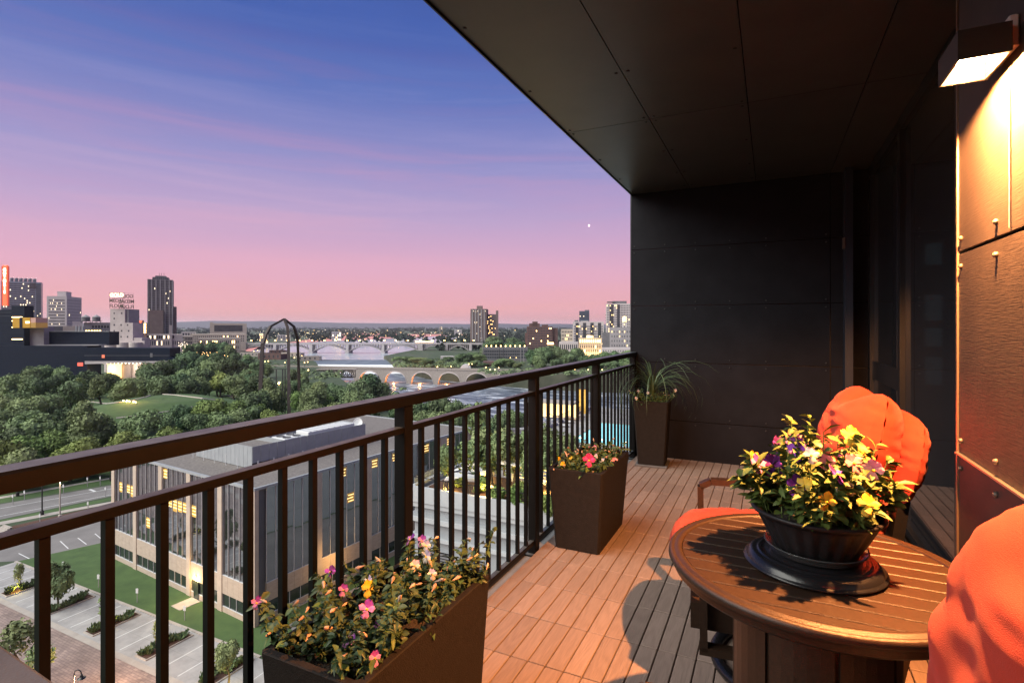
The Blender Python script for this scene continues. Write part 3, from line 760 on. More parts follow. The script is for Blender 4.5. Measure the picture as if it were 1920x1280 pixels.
def chair(label, loc, rz, tilt):
    c = thing('patio_chair', label, 'chair', (loc[0], loc[1], 0), rz, 'orange cushioned swivel chairs')
    fm = mt['bronze']
    # swivel base: floor ring, spokes, post
    MB().loft([[((.28 + dr_) * math.cos(2*math.pi*j/48), (.28 + dr_) * math.sin(2*math.pi*j/48), z) for j in range(48)] for dr_, z in ((-.02, .006), (.02, .006), (.024, .02), (.016, .034), (-.016, .034), (-.024, .02), (-.02, .006))]).build('base_ring', mt['black'], c, smooth=True)
    s = MB()
    for k in range(4):
        a = R(45 + 90 * k); s.beam((0, 0, .07), (.262 * math.cos(a), .262 * math.sin(a), .028), .035, .016)
    s.build('spokes', mt['black'], c)
    MB().lathe([(.05, .04), (.03, .07), (.03, .22), (.07, .235), (.07, .25)], 20).build('pivot', mt['black'], c)
    # seat frame and arms
    sf_ = MB()
    sf_.box(-.285, .285, .34, .375, .25, .345).box(-.285, .285, -.28, -.245, .25, .345).box(-.285, -.25, -.245, .34, .25, .345).box(.25, .285, -.245, .34, .25, .345).box(-.25, .25, -.245, .34, .33, .343)
    sf_.build('seat_frame', fm, c)
    for sx in (-1, 1):
        a = MB(); x = sx * .315
        def seg(pts):
            # flat bar swept along the side profile
            for p0, p1 in zip(pts[:-1], pts[1:]):
                a.beam((x, p0[0], p0[1]), (x, p1[0], p1[1]), .046, .026)
        seg([(.33, .20), (.335, .60), (.29, .625), (.0, .633), (-.22, .618), (-.33, .59)])
        seg([(.345, .20), (-.25, .20), (-.33, .59)])
        a.build('arm', fm, c)
    bk = MB()
    for sx in (-1, 1):
        bk.beam((sx * .17, -.25, .28), (sx * .17, -.34, .94), .03, .035)
    bk.beam((-.17, -.34, .94), (.17, -.34, .94), .03, .03)
    bk.build('back_frame', mt['black'], c)
    MB().add([(-.18, -.262, .32), (.18, -.262, .32), (.17, -.335, .93), (-.17, -.335, .93), (-.18, -.268, .32), (.18, -.268, .32), (.17, -.341, .93), (-.17, -.341, .93)], [(0, 1, 2, 3), (7, 6, 5, 4), (0, 4, 5, 1), (1, 5, 6, 2), (2, 6, 7, 3), (3, 7, 4, 0)]).build('back_sling', mt['black'], c)
    # cushions
    so = pillow(.58, .66, .19, 3, lobes=False, wrinkle=.004).build('seat_cushion', mt['fabric'], c, smooth=True)
    so.rotation_euler = (R(-90), 0, 0); so.location = (0, -.20, .462)
    bo = pillow(.47 if tilt < .2 else .52, .43, .24, 7 if tilt < .2 else 9, dip=.085, wrinkle=.007, taper=.13, sharp=2.5, rd=.34, fold=.008).build('back_cushion', mt['fabric'], c, smooth=True)
    bo.rotation_euler = (R(13), 0, 0); bo.location = (0, -.175, .708)
    lo = pillow(.53, .36, .15, 11, dip=.0, wrinkle=.006, lobes=False, sharp=2.8, rd=.22, fold=.006).build('lumbar_cushion', mt['fabric'], c, smooth=True)
    lo.rotation_euler = (R(11), 0, 0); lo.location = (0, -.165, .47)
    fo = pillow(.49, .32, .12, 5, nu=40, nv=32, lobes=False, wrinkle=.004, sharp=2.6).build('cushion_flap', mt['fabric'], c, smooth=True)
    fo.rotation_euler = (R(12), 0, 0); fo.location = (0, -.305, .72)
    for o_ in (so, bo, lo, fo):
        md = o_.modifiers.new('weld', 'WELD'); md.merge_threshold = .0006
    return c
chair('orange cushioned chair behind the table, backed against the glass doors', (.075, 2.36), R(97), .1)
chair('orange cushioned chair in the bottom right corner, its puffy back cushion nearest the camera', (.105, .772), R(97), .3)

# dark flat side table whose corner shows at the lower left
sd = thing('side_table', 'dark flat-topped side table by the railing, only its corner in view', 'side table', (-1.02, .184, 0), R(-3))
MB().cbox(-.19, .30, -.22, .22, .815, .844, .008).build('top', M('sidetop', (.055, .065, .085), (.07, .08, .10), scale=20, rough=.5, bump=.1, bscale=200), sd)
for sx, sy in ((-.17, -.2), (.27, -.2), (-.17, .2), (.27, .2)):
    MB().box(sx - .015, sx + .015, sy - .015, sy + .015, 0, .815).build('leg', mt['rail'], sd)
# ================================================================== the ground, the river and the park
Zw, Zu = -48.5, -40.0            # river below and above the falls
def sheet(name, pts, mat, z=None, holes=None):
    b = MB(); b.add([(p.x, p.y, p.z) for p in pts], [tuple(range(len(pts)))])
    o = b.build(name, mat); tag(o, kind='structure'); return o
def P3(x, y, z=GZ): return gp(x, y, z)

def watermat():
    m = bpy.data.materials.new('river_water'); m.use_nodes = True
    t = m.node_tree; N = t.nodes; L = t.links; p = N['Principled BSDF']
    g = N.new('ShaderNodeNewGeometry'); mp = N.new('ShaderNodeMapping'); mp.inputs['Scale'].default_value = (.35, 1.3, 1); mp.inputs['Rotation'].default_value = (0, 0, R(25))
    L.new(g.outputs['Position'], mp.inputs[0])
    n = N.new('ShaderNodeTexNoise'); n.inputs['Scale'].default_value = .10; n.inputs['Detail'].default_value = 9; n.inputs['Roughness'].default_value = .68; n.inputs['Distortion'].default_value = 1.2
    L.new(mp.outputs[0], n.inputs['Vector'])
    cr = N.new('ShaderNodeValToRGB'); e = cr.color_ramp.elements
    e[0].position = .44; e[0].color = (.07, .085, .11, 1); e[1].position = .64; e[1].color = (.72, .76, .82, 1)
    q = e.new(.53); q.color = (.16, .19, .24, 1)
    L.new(n.outputs['Fac'], cr.inputs[0]); L.new(cr.outputs[0], p.inputs['Base Color'])
    p.inputs['Roughness'].default_value = .35; p.inputs['Specular IOR Level'].default_value = .25
    bp = N.new('ShaderNodeBump'); bp.inputs['Strength'].default_value = .6; bp.inputs['Distance'].default_value = 1.5
    L.new(n.outputs['Fac'], bp.inputs['Height']); L.new(bp.outputs[0], p.inputs['Normal'])
    return m
mt['water'] = watermat()
mt['calm'] = M('calm_water', (.22, .26, .32), (.52, .56, .62), scale=.03, rough=.22, world=True, stretch=(.4, 2.5, 1), bump=.3, bscale=.25)
mt['foam'] = M('foam', (.62, .66, .72), (.86, .88, .90), scale=.12, rough=.9, world=True)
mt['apron'] = M('apron', (.09, .11, .14), (.17, .20, .24), scale=.05, rough=.5, world=True, stretch=(3, .6, 1))
mt['bank'] = M('bank', (.028, .038, .022), (.065, .065, .045), scale=.08, rough=.95, world=True)
mt['land'] = M('land', (.030, .052, .024), (.085, .085, .068), scale=.03, rough=.95, world=True, c3=(.042, .066, .032))

# river sheets
b = MB(); b.add([tuple(at(t, l, Zw)) for t, l in ((60, -300), (60, 900), (700, 1200), (612, -300))], [(0, 1, 2, 3)])
tag(b.build('river', mt['water']), kind='structure')
b = MB(); b.add([tuple(at(t, l, Zu)) for t, l in ((640, -330), (640, 420), (2600, 700), (2600, -200), (1200, -560))], [(0, 1, 2, 3, 4)])
tag(b.build('upper_river', mt['calm']), kind='structure')
# the falls: a sloping apron with a lip, a band of foam at its foot
fa = thing('waterfall', 'wide sloping spillway with a white foam line crossing the river', 'waterfall', tuple(at(620, -150, Zw)))
def fsh(name, ring0, ring1, mat, n=26, amp=0):
    b = MB(); q = random.Random(3); vs0 = []; vs1 = []
    for i in range(n + 1):
        f = i / n; lat = -262 + 262 * f
        bow = 26 * math.sin(f * math.pi) 
        t0, z0 = ring0; t1, z1 = ring1
        j = q.uniform(-amp, amp)
        vs0.append(at(t0 - bow * .5 + j, lat, z0)); vs1.append(at(t1 - bow * .5 + j, lat, z1))
    loc = fa.location
    b.loft([[tuple(v - loc) for v in vs0], [tuple(v - loc) for v in vs1]], closed=False)
    b.build(name, mat, fa)
fsh('lip', (662, Zu + .1), (652, Zu + .12), mt['calm'])
fsh('apron', (652, Zu + .12), (620, -43.6), mt['apron'])
fsh('foam', (620, -43.6), (598, -48.3), mt['foam'])
fsh('churn', (598, -48.3), (560, -48.44), mt['foam'], amp=0)

# land: near side with the city, far bank
near_px = [(1700, 840), (1300, 808), (1090, 800), (1000, 792), (905, 783), (850, 772), (760, 765), (705, 745), (668, 728), (648, 716), (632, 704), (612, 695), (600, 690), (592, 678), (560, 664), (505, 661), (440, 657)]
near_edge = [P3(x, y) for x, y in near_px]
pts = near_edge + [at(3000, -900, GZ), at(9000, -6500, GZ), at(6000, -9000, GZ), at(300, -1500, GZ), at(-200, -500, GZ), at(-200, 300, GZ), at(100, 260, GZ)]
gm = sheet('ground', pts, mt['land'])
b = MB(); b.loft([[tuple(p) for p in near_edge], [tuple(p + Vector((0, 0, -14)) + D_ * 6) for p in near_edge]], closed=False)
b.build('bank_slope', mt['bank'], gm)
far_px = [(720, 667), (740, 672), (800, 684), (880, 690), (950, 695), (1000, 698), (1100, 702), (1300, 706)]
far_edge = [P3(x, y) for x, y in far_px]
up_edge = [at(760, -170, GZ), at(900, -120, GZ), at(2600, -160, GZ)]
pts = far_edge + [at(500, 1400, GZ), at(9000, 9000, GZ), at(12000, 0, GZ), at(9000, -6500, GZ + .2), at(3000, -900, GZ + .2), at(2500, -520, GZ), at(2500, -200, GZ), at(900, -150, GZ)]
fb = sheet('far_bank', pts, mt['land'])
b = MB(); b.loft([[tuple(p) for p in far_edge], [tuple(p + Vector((0, 0, -14)) - D_ * 5) for p in far_edge]], closed=False)
b.build('bank_slope', mt['bank'], fb)
# distant low hills along the horizon
b = MB(); r0 = []; r1 = []; r2 = []
for i in range(121):
    lat = -16000 + 32000 * i / 120
    h = 20 + 60 * (.5 + .5 * mnoise.noise(Vector((i * .06, 3.3, 0)))) + 14 * mnoise.noise(Vector((i * .5, 0, 1))) + 70 * math.exp(-((lat + 4600) / 1800) ** 2)
    r0.append(tuple(at(8300, lat, -40))); r1.append(tuple(at(9000, lat, h * .8))); r2.append(tuple(at(12000, lat, -60)))
b.loft([r0, r1, r2], closed=False)
mt['hill'] = M('hill', (.055, .055, .075), (.075, .070, .09), scale=.002, rough=1, world=True)
tag(b.build('hills', mt['hill'], smooth=True), kind='structure')

LIFT = .004
def flat(name, poly, mat, z, parent=None):
    """level sheet of ground cover, z metres above the street"""
    b = MB(); b.add([(p[0], p[1], GZ + CAMZ + z) for p in poly], [tuple(range(len(poly)))])
    o = b.build(name, mat, parent)
    if parent is None: tag(o, kind='structure')
    return o
# brick plaza, concrete parking strip, kerb, lawn: all square with the balcony
def brickmat():
    m = bpy.data.materials.new('brick_paving'); m.use_nodes = True
    t = m.node_tree; N = t.nodes; L = t.links; p = N['Principled BSDF']
    g = N.new('ShaderNodeNewGeometry'); bt = N.new('ShaderNodeTexBrick')
    bt.inputs['Scale'].default_value = 1.0; bt.inputs['Brick Width'].default_value = .6; bt.inputs['Row Height'].default_value = .3; bt.inputs['Mortar Size'].default_value = .018
    bt.inputs['Color1'].default_value = (.21, .155, .145, 1); bt.inputs['Color2'].default_value = (.30, .225, .20, 1); bt.inputs['Mortar'].default_value = (.12, .09, .085, 1)
    L.new(g.outputs['Position'], bt.inputs['Vector'])
    n = N.new('ShaderNodeTexNoise'); n.inputs['Scale'].default_value = .35; n.inputs['Detail'].default_value = 8; n.inputs['Roughness'].default_value = .7; L.new(g.outputs['Position'], n.inputs['Vector'])
    mr = N.new('ShaderNodeMapRange'); mr.inputs['From Min'].default_value = .35; mr.inputs['From Max'].default_value = .65; mr.inputs['To Min'].default_value = .72; mr.inputs['To Max'].default_value = 1.2; L.new(n.outputs['Fac'], mr.inputs[0])
    v = N.new('ShaderNodeVectorMath'); v.operation = 'SCALE'; L.new(bt.outputs['Color'], v.inputs[0]); L.new(mr.outputs[0], v.inputs['Scale'])
    L.new(v.outputs[0], p.inputs['Base Color']); p.inputs['Roughness'].default_value = .8
    return m
mt['bricks'] = brickmat()
YK = 40.3
flat('brick_street', [(-150, 10), (-5, 10), (-5, 33.4), (-104, 33.4), (-104, 36), (-150, 36)], mt['bricks'], .012)
pk = flat('parking_strip', [(-104, 33.4), (-44, 33.4), (-44, YK - .15), (-104, YK - .15)], mt['conc'], .02)
kb = MB().box(-104, -50, YK - .15, YK + .15, GZ + CAMZ, GZ + CAMZ + .13).build('kerb', mt['conc2']); tag(kb, kind='structure')
for k in range(30):     # joints of the kerb stones are cut every two metres
    pass
lb = MB()
x = -89.5
ISL = [-92.4, -82.0, -71.8, -61.5, -51.2]
lines = []
for x in [i + o for i in ISL for o in (3.7, 6.55)] + [-95.6, -98.4, -101.2]:
    flat('bay_line', [(x - .055, 34.4), (x + .055, 34.4), (x + .055, YK - .4), (x - .055, YK - .4)], mt['white'], .026, pk)
jt = M('joint', (.2, .2, .2), rough=.9)
for k in range(13):
    x = -103 + 4.8 * k
    flat('slab_joint', [(x, 33.5), (x + .03, 33.5), (x + .03, YK - .2), (x, YK - .2)], jt, .0235, pk)
flat('slab_joint', [(-104, 36.9), (-44, 36.9), (-44, 36.93), (-104, 36.93)], jt, .0236, pk)
flat('gutter', [(-104, 33.4), (-44, 33.4), (-44, 34.1), (-104, 34.1)], mt['conc2'], .0245, pk)
for x in (-78, -52, -30):   # pale stone bands across the bricks
    flat('stone_band', [(x, 12), (x + .45, 12), (x + .45, 33.35), (x, 33.35)], mt['conc2'], .017)
flat('stone_band', [(-120, 21.0), (-8, 21.0), (-8, 22.6), (-120, 22.6)], mt['conc2'], .0165)
flat('lawn', [(-104, YK + .15), (-50, YK + .15), (-46, 43.6), (-92, 61.0), (-96, 61)], mt['grass'], .03)
flat('lane', [(-56, 41), (-30, 41), (-30, 96), (-53, 96)], mt['asph'], .0125)
flat('lawn', [(-55, 43.6), (-52.6, 43.8), (-49, 90), (-51.5, 90)], mt['grass'], .022)
fl2 = [P3(x, y) for x, y in ((20, 1080), (86, 1069), (250, 1030), (235, 1003), (130, 1035), (40, 1055))]
flat('lawn', [(p.x, p.y) for p in fl2], mt['grass'], .011)
# parking lot behind, mulch bed, road and verge beyond
pa = [P3(x, y) for x, y in ((-60, 1060), (0, 1053), (60, 1050), (130, 1033), (215, 1012), (330, 985), (330, 940), (219, 970), (120, 993), (0, 1020), (-80, 1040))]
lot = flat('parking_lot', [(p.x, p.y) for p in pa], mt['asph'], .016)
def gline(name, a, c, w, mat, z, parent=None):
    a = Vector((a.x, a.y, 0)); c = Vector((c.x, c.y, 0)); d = (c - a).normalized(); n = Vector((-d.y, d.x, 0)) * (w / 2)
    return flat(name, [tuple(a - n)[:2], tuple(c - n)[:2], tuple(c + n)[:2], tuple(a + n)[:2]], mat, z, parent)
for x0, y0, x1, y1 in ((25, 996, 35, 1007), (60, 988, 75, 1000), (91, 984, 104, 994), (120, 976, 132, 985), (35, 1037, 55, 1047), (86, 1022, 92, 1030), (113, 1014, 128, 1028), (146, 1008, 162, 1020), (178, 1000, 190, 1010), (208, 993, 219, 1001)):
    gline('bay_line', P3(x0, y0), P3(x1, y1), .14, mt['white'], .021, lot)
mb_ = [P3(x, y) for x, y in ((22, 986), (219, 941), (330, 915), (330, 930), (219, 960), (30, 1001))]
flat('mulch_bed', [(p.x, p.y) for p in mb_], mt['mulch'], .03)
rdp = [P3(x, y) for x, y in ((-200, 985), (0, 945), (219, 907.5), (400, 878), (400, 891), (219, 927.5), (0, 973.7), (-200, 1022))]
road = flat('road', [(p.x, p.y) for p in rdp], mt['asph'], .014)
gline('edge_line', P3(0, 953), P3(219, 914), .16, mt['white'], .019, road)
gline('edge_line', P3(-100, 987), P3(219, 925), .16, mt['white'], .019, road)
gline('turn_mark', P3(168, 917), P3(178, 921), .5, mt['white'], .019, road)
swp = [P3(x, y) for x, y in ((-100, 948), (0, 931), (219, 893), (219, 895.5), (0, 935), (-100, 953))]
flat('footpath', [(p.x, p.y) for p in swp], mt['conc2'], .024)
swp = [P3(x, y) for x, y in ((-100, 1001), (0, 978), (219, 938), (219, 942), (0, 984), (-100, 1008))]
flat('footpath', [(p.x, p.y) for p in swp], mt['conc2'], .024)
vg = [P3(x, y) for x, y in ((-200, 930), (0, 905), (219, 870), (420, 848), (420, 869), (219, 905), (0, 943), (-200, 980))]
flat('verge', [(p.x, p.y) for p in vg], mt['grass'], .009)
vg = [P3(x, y) for x, y in ((-200, 1025), (0, 975), (219, 930), (219, 935), (0, 981), (-200, 1035))]
flat('verge', [(p.x, p.y) for p in vg], mt['grass'], .0095)
# steps down to the lot
st = MB()
s0 = P3(16, 993)
for k in range(4):
    st.box(s0.x - 1.4, s0.x + 1.4, s0.y - .35 * k - .35, s0.y - .35 * k, GZ + CAMZ, GZ + CAMZ + .75 - .17 * k)
o = st.build('steps', mt['conc2']); tag(o, 'short flight of pale concrete steps at the end of the mulch bed', 'steps')

# the park: mown lawn rising to a round grass mound
pg = [P3(x, y) for x, y in ((-300, 900), (0, 890), (219, 862), (420, 840), (640, 800), (660, 770), (500, 735), (330, 725), (0, 730), (-300, 745))]
flat('park_lawn', [(p.x, p.y) for p in pg], mt['grass'], .005)
mc = at(213, -.655 * 213, GZ)
b = MB(); rings = []
nr, na = 22, 64
for i in range(nr + 1):
    r = 44 * i / nr
    rr = []
    for j in range(na):
        a = 2 * math.pi * j / na
        f = max(0, 1 - r / 44); h = 8.2 * min(1, f * 1.35) ** 1.1
        h = min(h, 7.2) + .25 * mnoise.noise(Vector((r * .1, a, 0)))
        rr.append((mc.x + (r + .01) * math.cos(a), mc.y + (r + .01) * math.sin(a), GZ + CAMZ + .02 + h * (f > 0)))
    rings.append(rr)
b.loft(rings)
md = b.build('park_mound', mt['grass'], smooth=True); tag(md, kind='structure')
def mound_z(px, pw):
    r = math.hypot(px - mc.x, pw - mc.y); f = max(0, 1 - r / 44)
    return GZ + CAMZ + .02 + min(8.2 * min(1, f * 1.35) ** 1.1, 7.2)
# pale stone edges winding over the mound
def stone_edge(pxs, w=.5, hgt=.35):
    b = MB(); ring = []
    for k in range(len(pxs) - 1):
        for i in range(6):
            f = i / 6; x = pxs[k][0] * (1 - f) + pxs[k + 1][0] * f; y = pxs[k][1] * (1 - f) + pxs[k + 1][1] * f
            t = 210.0
            for _ in range(25):
                p = at(t, (x - 960) / 1000 * t, 0); z = mound_z(p.x, p.y) - CAMZ; t = .5 * t + .5 * (-z * 1000 / (y - 612))
            p = at(t, (x - 960) / 1000 * t, 0)
            ring.append(Vector((p.x, p.y, mound_z(p.x, p.y) + .05)))
    b.tube(ring, w, 6)
    return b
for pxs, lab in (([(160, 752), (200, 757), (245, 752), (275, 744), (288, 739)], 'pale curved stone kerb of the terrace on top of the mound'),
                 ([(218, 784), (255, 780), (290, 775), (335, 769), (365, 762)], 'pale stone edge low on the front of the mound'),
                 ([(285, 738), (330, 741), (372, 746), (420, 752)], 'pale path edge running right from the top of the mound')):
    tag(stone_edge(pxs, .32).build('stone_edge', mt['conc2']), lab, 'kerb')
pz = [P3(x, y) for x, y in ((160, 752), (200, 741), (250, 738), (288, 739), (275, 745), (245, 752), (200, 756))]
# brick path right of the mound
pp = [P3(x, y) for x, y in ((425, 741), (470, 737), (520, 735), (520, 741), (470, 747), (430, 744))]
flat('brick_path', [(p.x, p.y) for p in pp], mt['bricks'], .022)

# ================================================================== trees
def crown_mesh(name, seed, rx, rz, n, leaf, mat, lumps=9, core=True):
    q = random.Random(seed); b = MB()
    cl = []
    for k in range(lumps):
        a = q.uniform(0, 2 * math.pi); r = q.uniform(.15, .62); h = q.uniform(-.55, .62)
        s = math.sqrt(max(.1, 1 - h * h))
        cl.append((Vector((r * s * math.cos(a) * rx, r * s * math.sin(a) * rx, h * rz)), q.uniform(.36, .55)))
    cl.append((Vector((0, 0, 0)), .62))
    # a lumpy inner body keeps the crown from being see-through, leaf sprays stand off it
    for c, s in (cl if core else []):
        rr = []
        for i in range(1, 5):
            ph = math.pi * i / 5
            rr.append([(c.x + rx * s * .8 * math.sin(ph) * math.cos(2*math.pi*j/7 + i), c.y + rx * s * .8 * math.sin(ph) * math.sin(2*math.pi*j/7 + i), c.z - rz * s * .8 * math.cos(ph)) for j in range(7)])
        b.loft(rr, caps=True)
    for k in range(n):
        c, s = cl[q.randrange(len(cl))]
        u = Vector((q.gauss(0, 1), q.gauss(0, 1), q.gauss(0, 1) + .25)).normalized()
        p = c + Vector((u.x * rx, u.y * rx, u.z * rz)) * s * q.uniform(.72, 1.12)
        d = (u + Vector((q.uniform(-.9, .9), q.uniform(-.9, .9), q.uniform(-.6, .8)))).normalized()
        t1 = d.cross(Vector((q.uniform(-1, 1), q.uniform(-1, 1), q.uniform(-1, 1)))).normalized(); t2 = d.cross(t1)
        L_ = leaf * q.uniform(.6, 1.35)
        b.add([p - t1 * L_, p - t2 * L_ * .55 + d * L_ * .2, p + t1 * L_, p + t2 * L_ * .6], [(0, 1, 2, 3)])
    return b.mesh(name, mat)
def trunk_mesh(h, r, seed):
    q = random.Random(seed); b = MB()
    b.tube([(0, 0, -.3), (q.uniform(-.1, .1), q.uniform(-.1, .1), h * .5), (q.uniform(-.2, .2), q.uniform(-.2, .2), h)], r, 8, r * .55)
    for k in range(5):
        a = q.uniform(0, 6.28); f = q.uniform(.6, .95)
        b.tube([(0, 0, h * f), (math.cos(a) * h * .35, math.sin(a) * h * .35, h * (f + .3))], r * .4, 5, r * .12)
    return b.mesh('trunk', mt['trunk'])
# unit crowns: height about 1 wide about 1, scaled per tree
KIND = {}
for kind, mat, lf in (('round', 'leaf', .05), ('dark', 'leafd', .055), ('bright', 'leafy', .055)):
    KIND[kind] = [crown_mesh('crown', 100 + i * 7 + len(kind), .5, .5, 3600, lf * .78, mt[mat], lumps=12 + i) for i in range(3)]
KIND['tall'] = [crown_mesh('crown', 300 + i, .36, .55, 2000, .05, mt['leafd'], lumps=12) for i in range(2)]
KIND['light'] = [crown_mesh('crown', 400 + i, .45, .5, 620, .06, mt['leaf'], lumps=9, core=False) for i in range(2)]
TRUNK = [trunk_mesh(1, .035, i) for i in range(3)]
def tree(x, t, top, wid, kind, label, group, zb=GZ, clear=.22, name='tree', fit=0):
    """x centre and top row of the crown in the photograph, t metres away, crown wid metres wide"""
    if fit:      # stand the tree where its crown is about as tall as it is wide
        wp = wid / t * 1000; t = -zb * 1000 / ((top - 612) + fit * wp); wid = wp * t / 1000
    base = sp(x, t, zb)
    H = (612 - top) * t / 1000 - zb
    r = thing(name, label, 'tree', tuple(base), rnd.uniform(0, 6.28), group)
    ch = H * (1 - clear)
    place(KIND[kind][rnd.randrange(len(KIND[kind]))], 'crown', r, (0, 0, H * clear + ch * .47), (0, 0, 0), (wid, wid, ch))
    place(TRUNK[rnd.randrange(3)], 'trunk', r, (0, 0, 0), (0, 0, 0), (H, H, H * .62))
    return r
KW = {'round': 'round mid green', 'dark': 'dark green', 'bright': 'bright yellow green', 'tall': 'narrow dark green', 'light': 'thin crowned'}
ORD = ['leftmost', 'second from left', 'third from left', 'fourth from left', 'fifth from left', 'sixth from left', 'seventh from left', 'eighth from left', 'ninth from left', 'tenth from left', 'eleventh from left', 'twelfth from left', 'thirteenth from left', 'fourteenth from left', 'fifteenth from left']
NTH = 'first second third fourth fifth sixth seventh eighth ninth tenth eleventh twelfth thirteenth fourteenth fifteenth'.split()
def row(where, group, lst, fit=0):
    lst = sorted(lst, key=lambda e: e[0]); cnt = {}
    tot = {}
    for e in lst: tot[e[4]] = tot.get(e[4], 0) + 1
    for e in lst:
        k = e[4]; i = cnt.get(k, 0); cnt[k] = i + 1
        lab = ('%s tree %s' % (KW[k], where)) if tot[k] == 1 else '%s %s tree from the left %s' % (NTH[i], KW[k], where)
        tree(e[0], e[1], e[2], e[3], k, lab, group, clear=e[5] if len(e) > 5 else .14, fit=fit)
row('in front of the theatre', 'trees before the dark theatre', [(8, 300, 702, 15, 'round'), (30, 318, 700, 12, 'dark'), (56, 325, 688, 16, 'round'), (86, 330, 686, 15, 'round'), (70, 290, 702, 15, 'dark'), (124, 318, 687, 15, 'round'), (108, 300, 700, 12, 'dark'), (163, 315, 695, 14, 'dark'), (192, 312, 702, 15, 'round'), (148, 300, 708, 11, 'bright'), (135, 285, 712, 16, 'dark'), (212, 322, 698, 12, 'round')], 1.15)
row("behind the mound", 'trees behind the mound', [(236, 275, 707, 15, 'round'), (262, 280, 706, 13, 'round'), (282, 300, 690, 16, 'dark'), (300, 285, 703, 15, 'dark'), (318, 290, 702, 14, 'round'), (338, 290, 700, 14, 'dark'), (355, 280, 708, 13, 'dark'), (372, 285, 706, 12, 'round')], 1.1)
row('on the lawn right of the mound', 'trees on the lawn', [(393, 270, 712, 11.5, 'dark', .3), (413, 262, 700, 10.5, 'bright', .3), (437, 258, 702, 9.5, 'tall', .25)])
row("before the mill district", 'trees of the middle grove', [(275, 345, 680, 16, 'round'), (302, 352, 676, 17, 'dark'), (330, 370, 672, 18, 'dark'), (356, 385, 658, 20, 'dark'), (378, 372, 665, 17, 'dark'), (398, 360, 672, 18, 'round'), (425, 372, 668, 20, 'dark'), (445, 352, 676, 15, 'dark'), (456, 335, 692, 13, 'round'), (380, 335, 690, 17, 'dark'), (410, 330, 696, 14, 'bright'), (350, 330, 692, 15, 'round'), (472, 320, 700, 12, 'dark'), (440, 300, 705, 14, 'round')], 1.1)
row("in the left park grove", 'trees of the left grove', [(2, 215, 738, 13, 'round'), (30, 222, 733, 12, 'round'), (50, 210, 745, 14, 'round'), (84, 212, 738, 14, 'round'), (118, 205, 765, 9, 'dark'), (148, 200, 752, 11, 'round'), (14, 190, 765, 14, 'round'), (45, 182, 770, 15, 'round'), (68, 172, 776, 14, 'round'), (20, 165, 800, 12, 'dark'), (100, 160, 808, 12, 'bright'), (58, 156, 815, 12, 'bright'), (10, 150, 825, 12, 'bright'), (128, 152, 830, 10, 'bright'), (35, 146, 838, 11, 'round')], 1.1)
row("in front of the mound", 'trees of the front row', [(150, 162, 795, 10, 'round'), (180, 166, 768, 15, 'round'), (215, 164, 788, 10, 'round'), (260, 166, 768, 14, 'round'), (300, 168, 776, 10, 'round'), (338, 178, 758, 8.5, 'dark'), (318, 163, 800, 10, 'bright'), (230, 160, 806, 11, 'bright'), (165, 154, 818, 11, 'bright'), (285, 158, 815, 10, 'round')], 1.1)
row('among the bushes right of the mound', 'trees right of the mound', [(378, 185, 752, 11, 'bright'), (400, 180, 748, 10, 'bright'), (432, 182, 752, 11, 'bright'), (370, 172, 775, 10, 'dark'), (415, 170, 772, 11, 'round'), (452, 178, 765, 10, 'round'), (478, 186, 758, 9, 'dark')])
row('around the tall rusty arch', 'trees by the arch', [(470, 236, 735, 13, 'dark'), (492, 240, 730, 12, 'round'), (515, 246, 725, 12, 'round'), (478, 215, 758, 9, 'bright'), (508, 205, 768, 9, 'bright'), (565, 232, 733, 10, 'bright'), (586, 228, 728, 13, 'round'), (606, 222, 735, 10, 'bright'), (590, 205, 758, 10, 'round'), (622, 226, 730, 10, 'dark'), (630, 205, 752, 11, 'round'), (575, 262, 726, 11, 'dark'), (530, 275, 722, 11, 'round'), (550, 205, 770, 8, 'round'), (652, 232, 722, 12, 'dark')], 1.15)
row('on the near river bank', 'trees on the near bank', [(672, 238, 712, 12, 'dark'), (694, 236, 700, 13, 'dark'), (712, 232, 715, 10, 'dark'), (664, 216, 735, 13, 'round'), (690, 214, 738, 12, 'dark'), (742, 226, 748, 9, 'dark'), (758, 222, 744, 10, 'round'), (776, 220, 746, 11, 'dark'), (800, 216, 750, 10, 'dark'), (826, 212, 740, 12, 'dark'), (850, 210, 748, 11, 'dark'), (872, 206, 758, 9, 'round'), (895, 202, 768, 7, 'dark'), (788, 196, 768, 9, 'round'), (820, 192, 772, 9, 'round')], 1.25)
row("behind the office block", 'trees behind the office block', [(905, 150, 790, 7, 'dark'), (935, 160, 775, 8, 'dark'), (958, 165, 770, 8, 'round'), (975, 168, 772, 7, 'dark'), (898, 128, 800, 6, 'round')])
row('on the left bank by the truss', 'trees by the truss', [(540, 300, 712, 13, 'dark'), (560, 300, 708, 12, 'round'), (580, 290, 716, 12, 'dark'), (600, 290, 716, 13, 'round'), (618, 280, 718, 12, 'dark'), (636, 270, 722, 12, 'dark'), (482, 330, 702, 14, 'dark'), (500, 320, 708, 13, 'round'), (455, 420, 672, 16, 'dark'), (480, 430, 676, 15, 'dark'), (500, 440, 682, 11, 'round'), (548, 420, 692, 10, 'dark'), (570, 400, 700, 11, 'round')], 1.05)
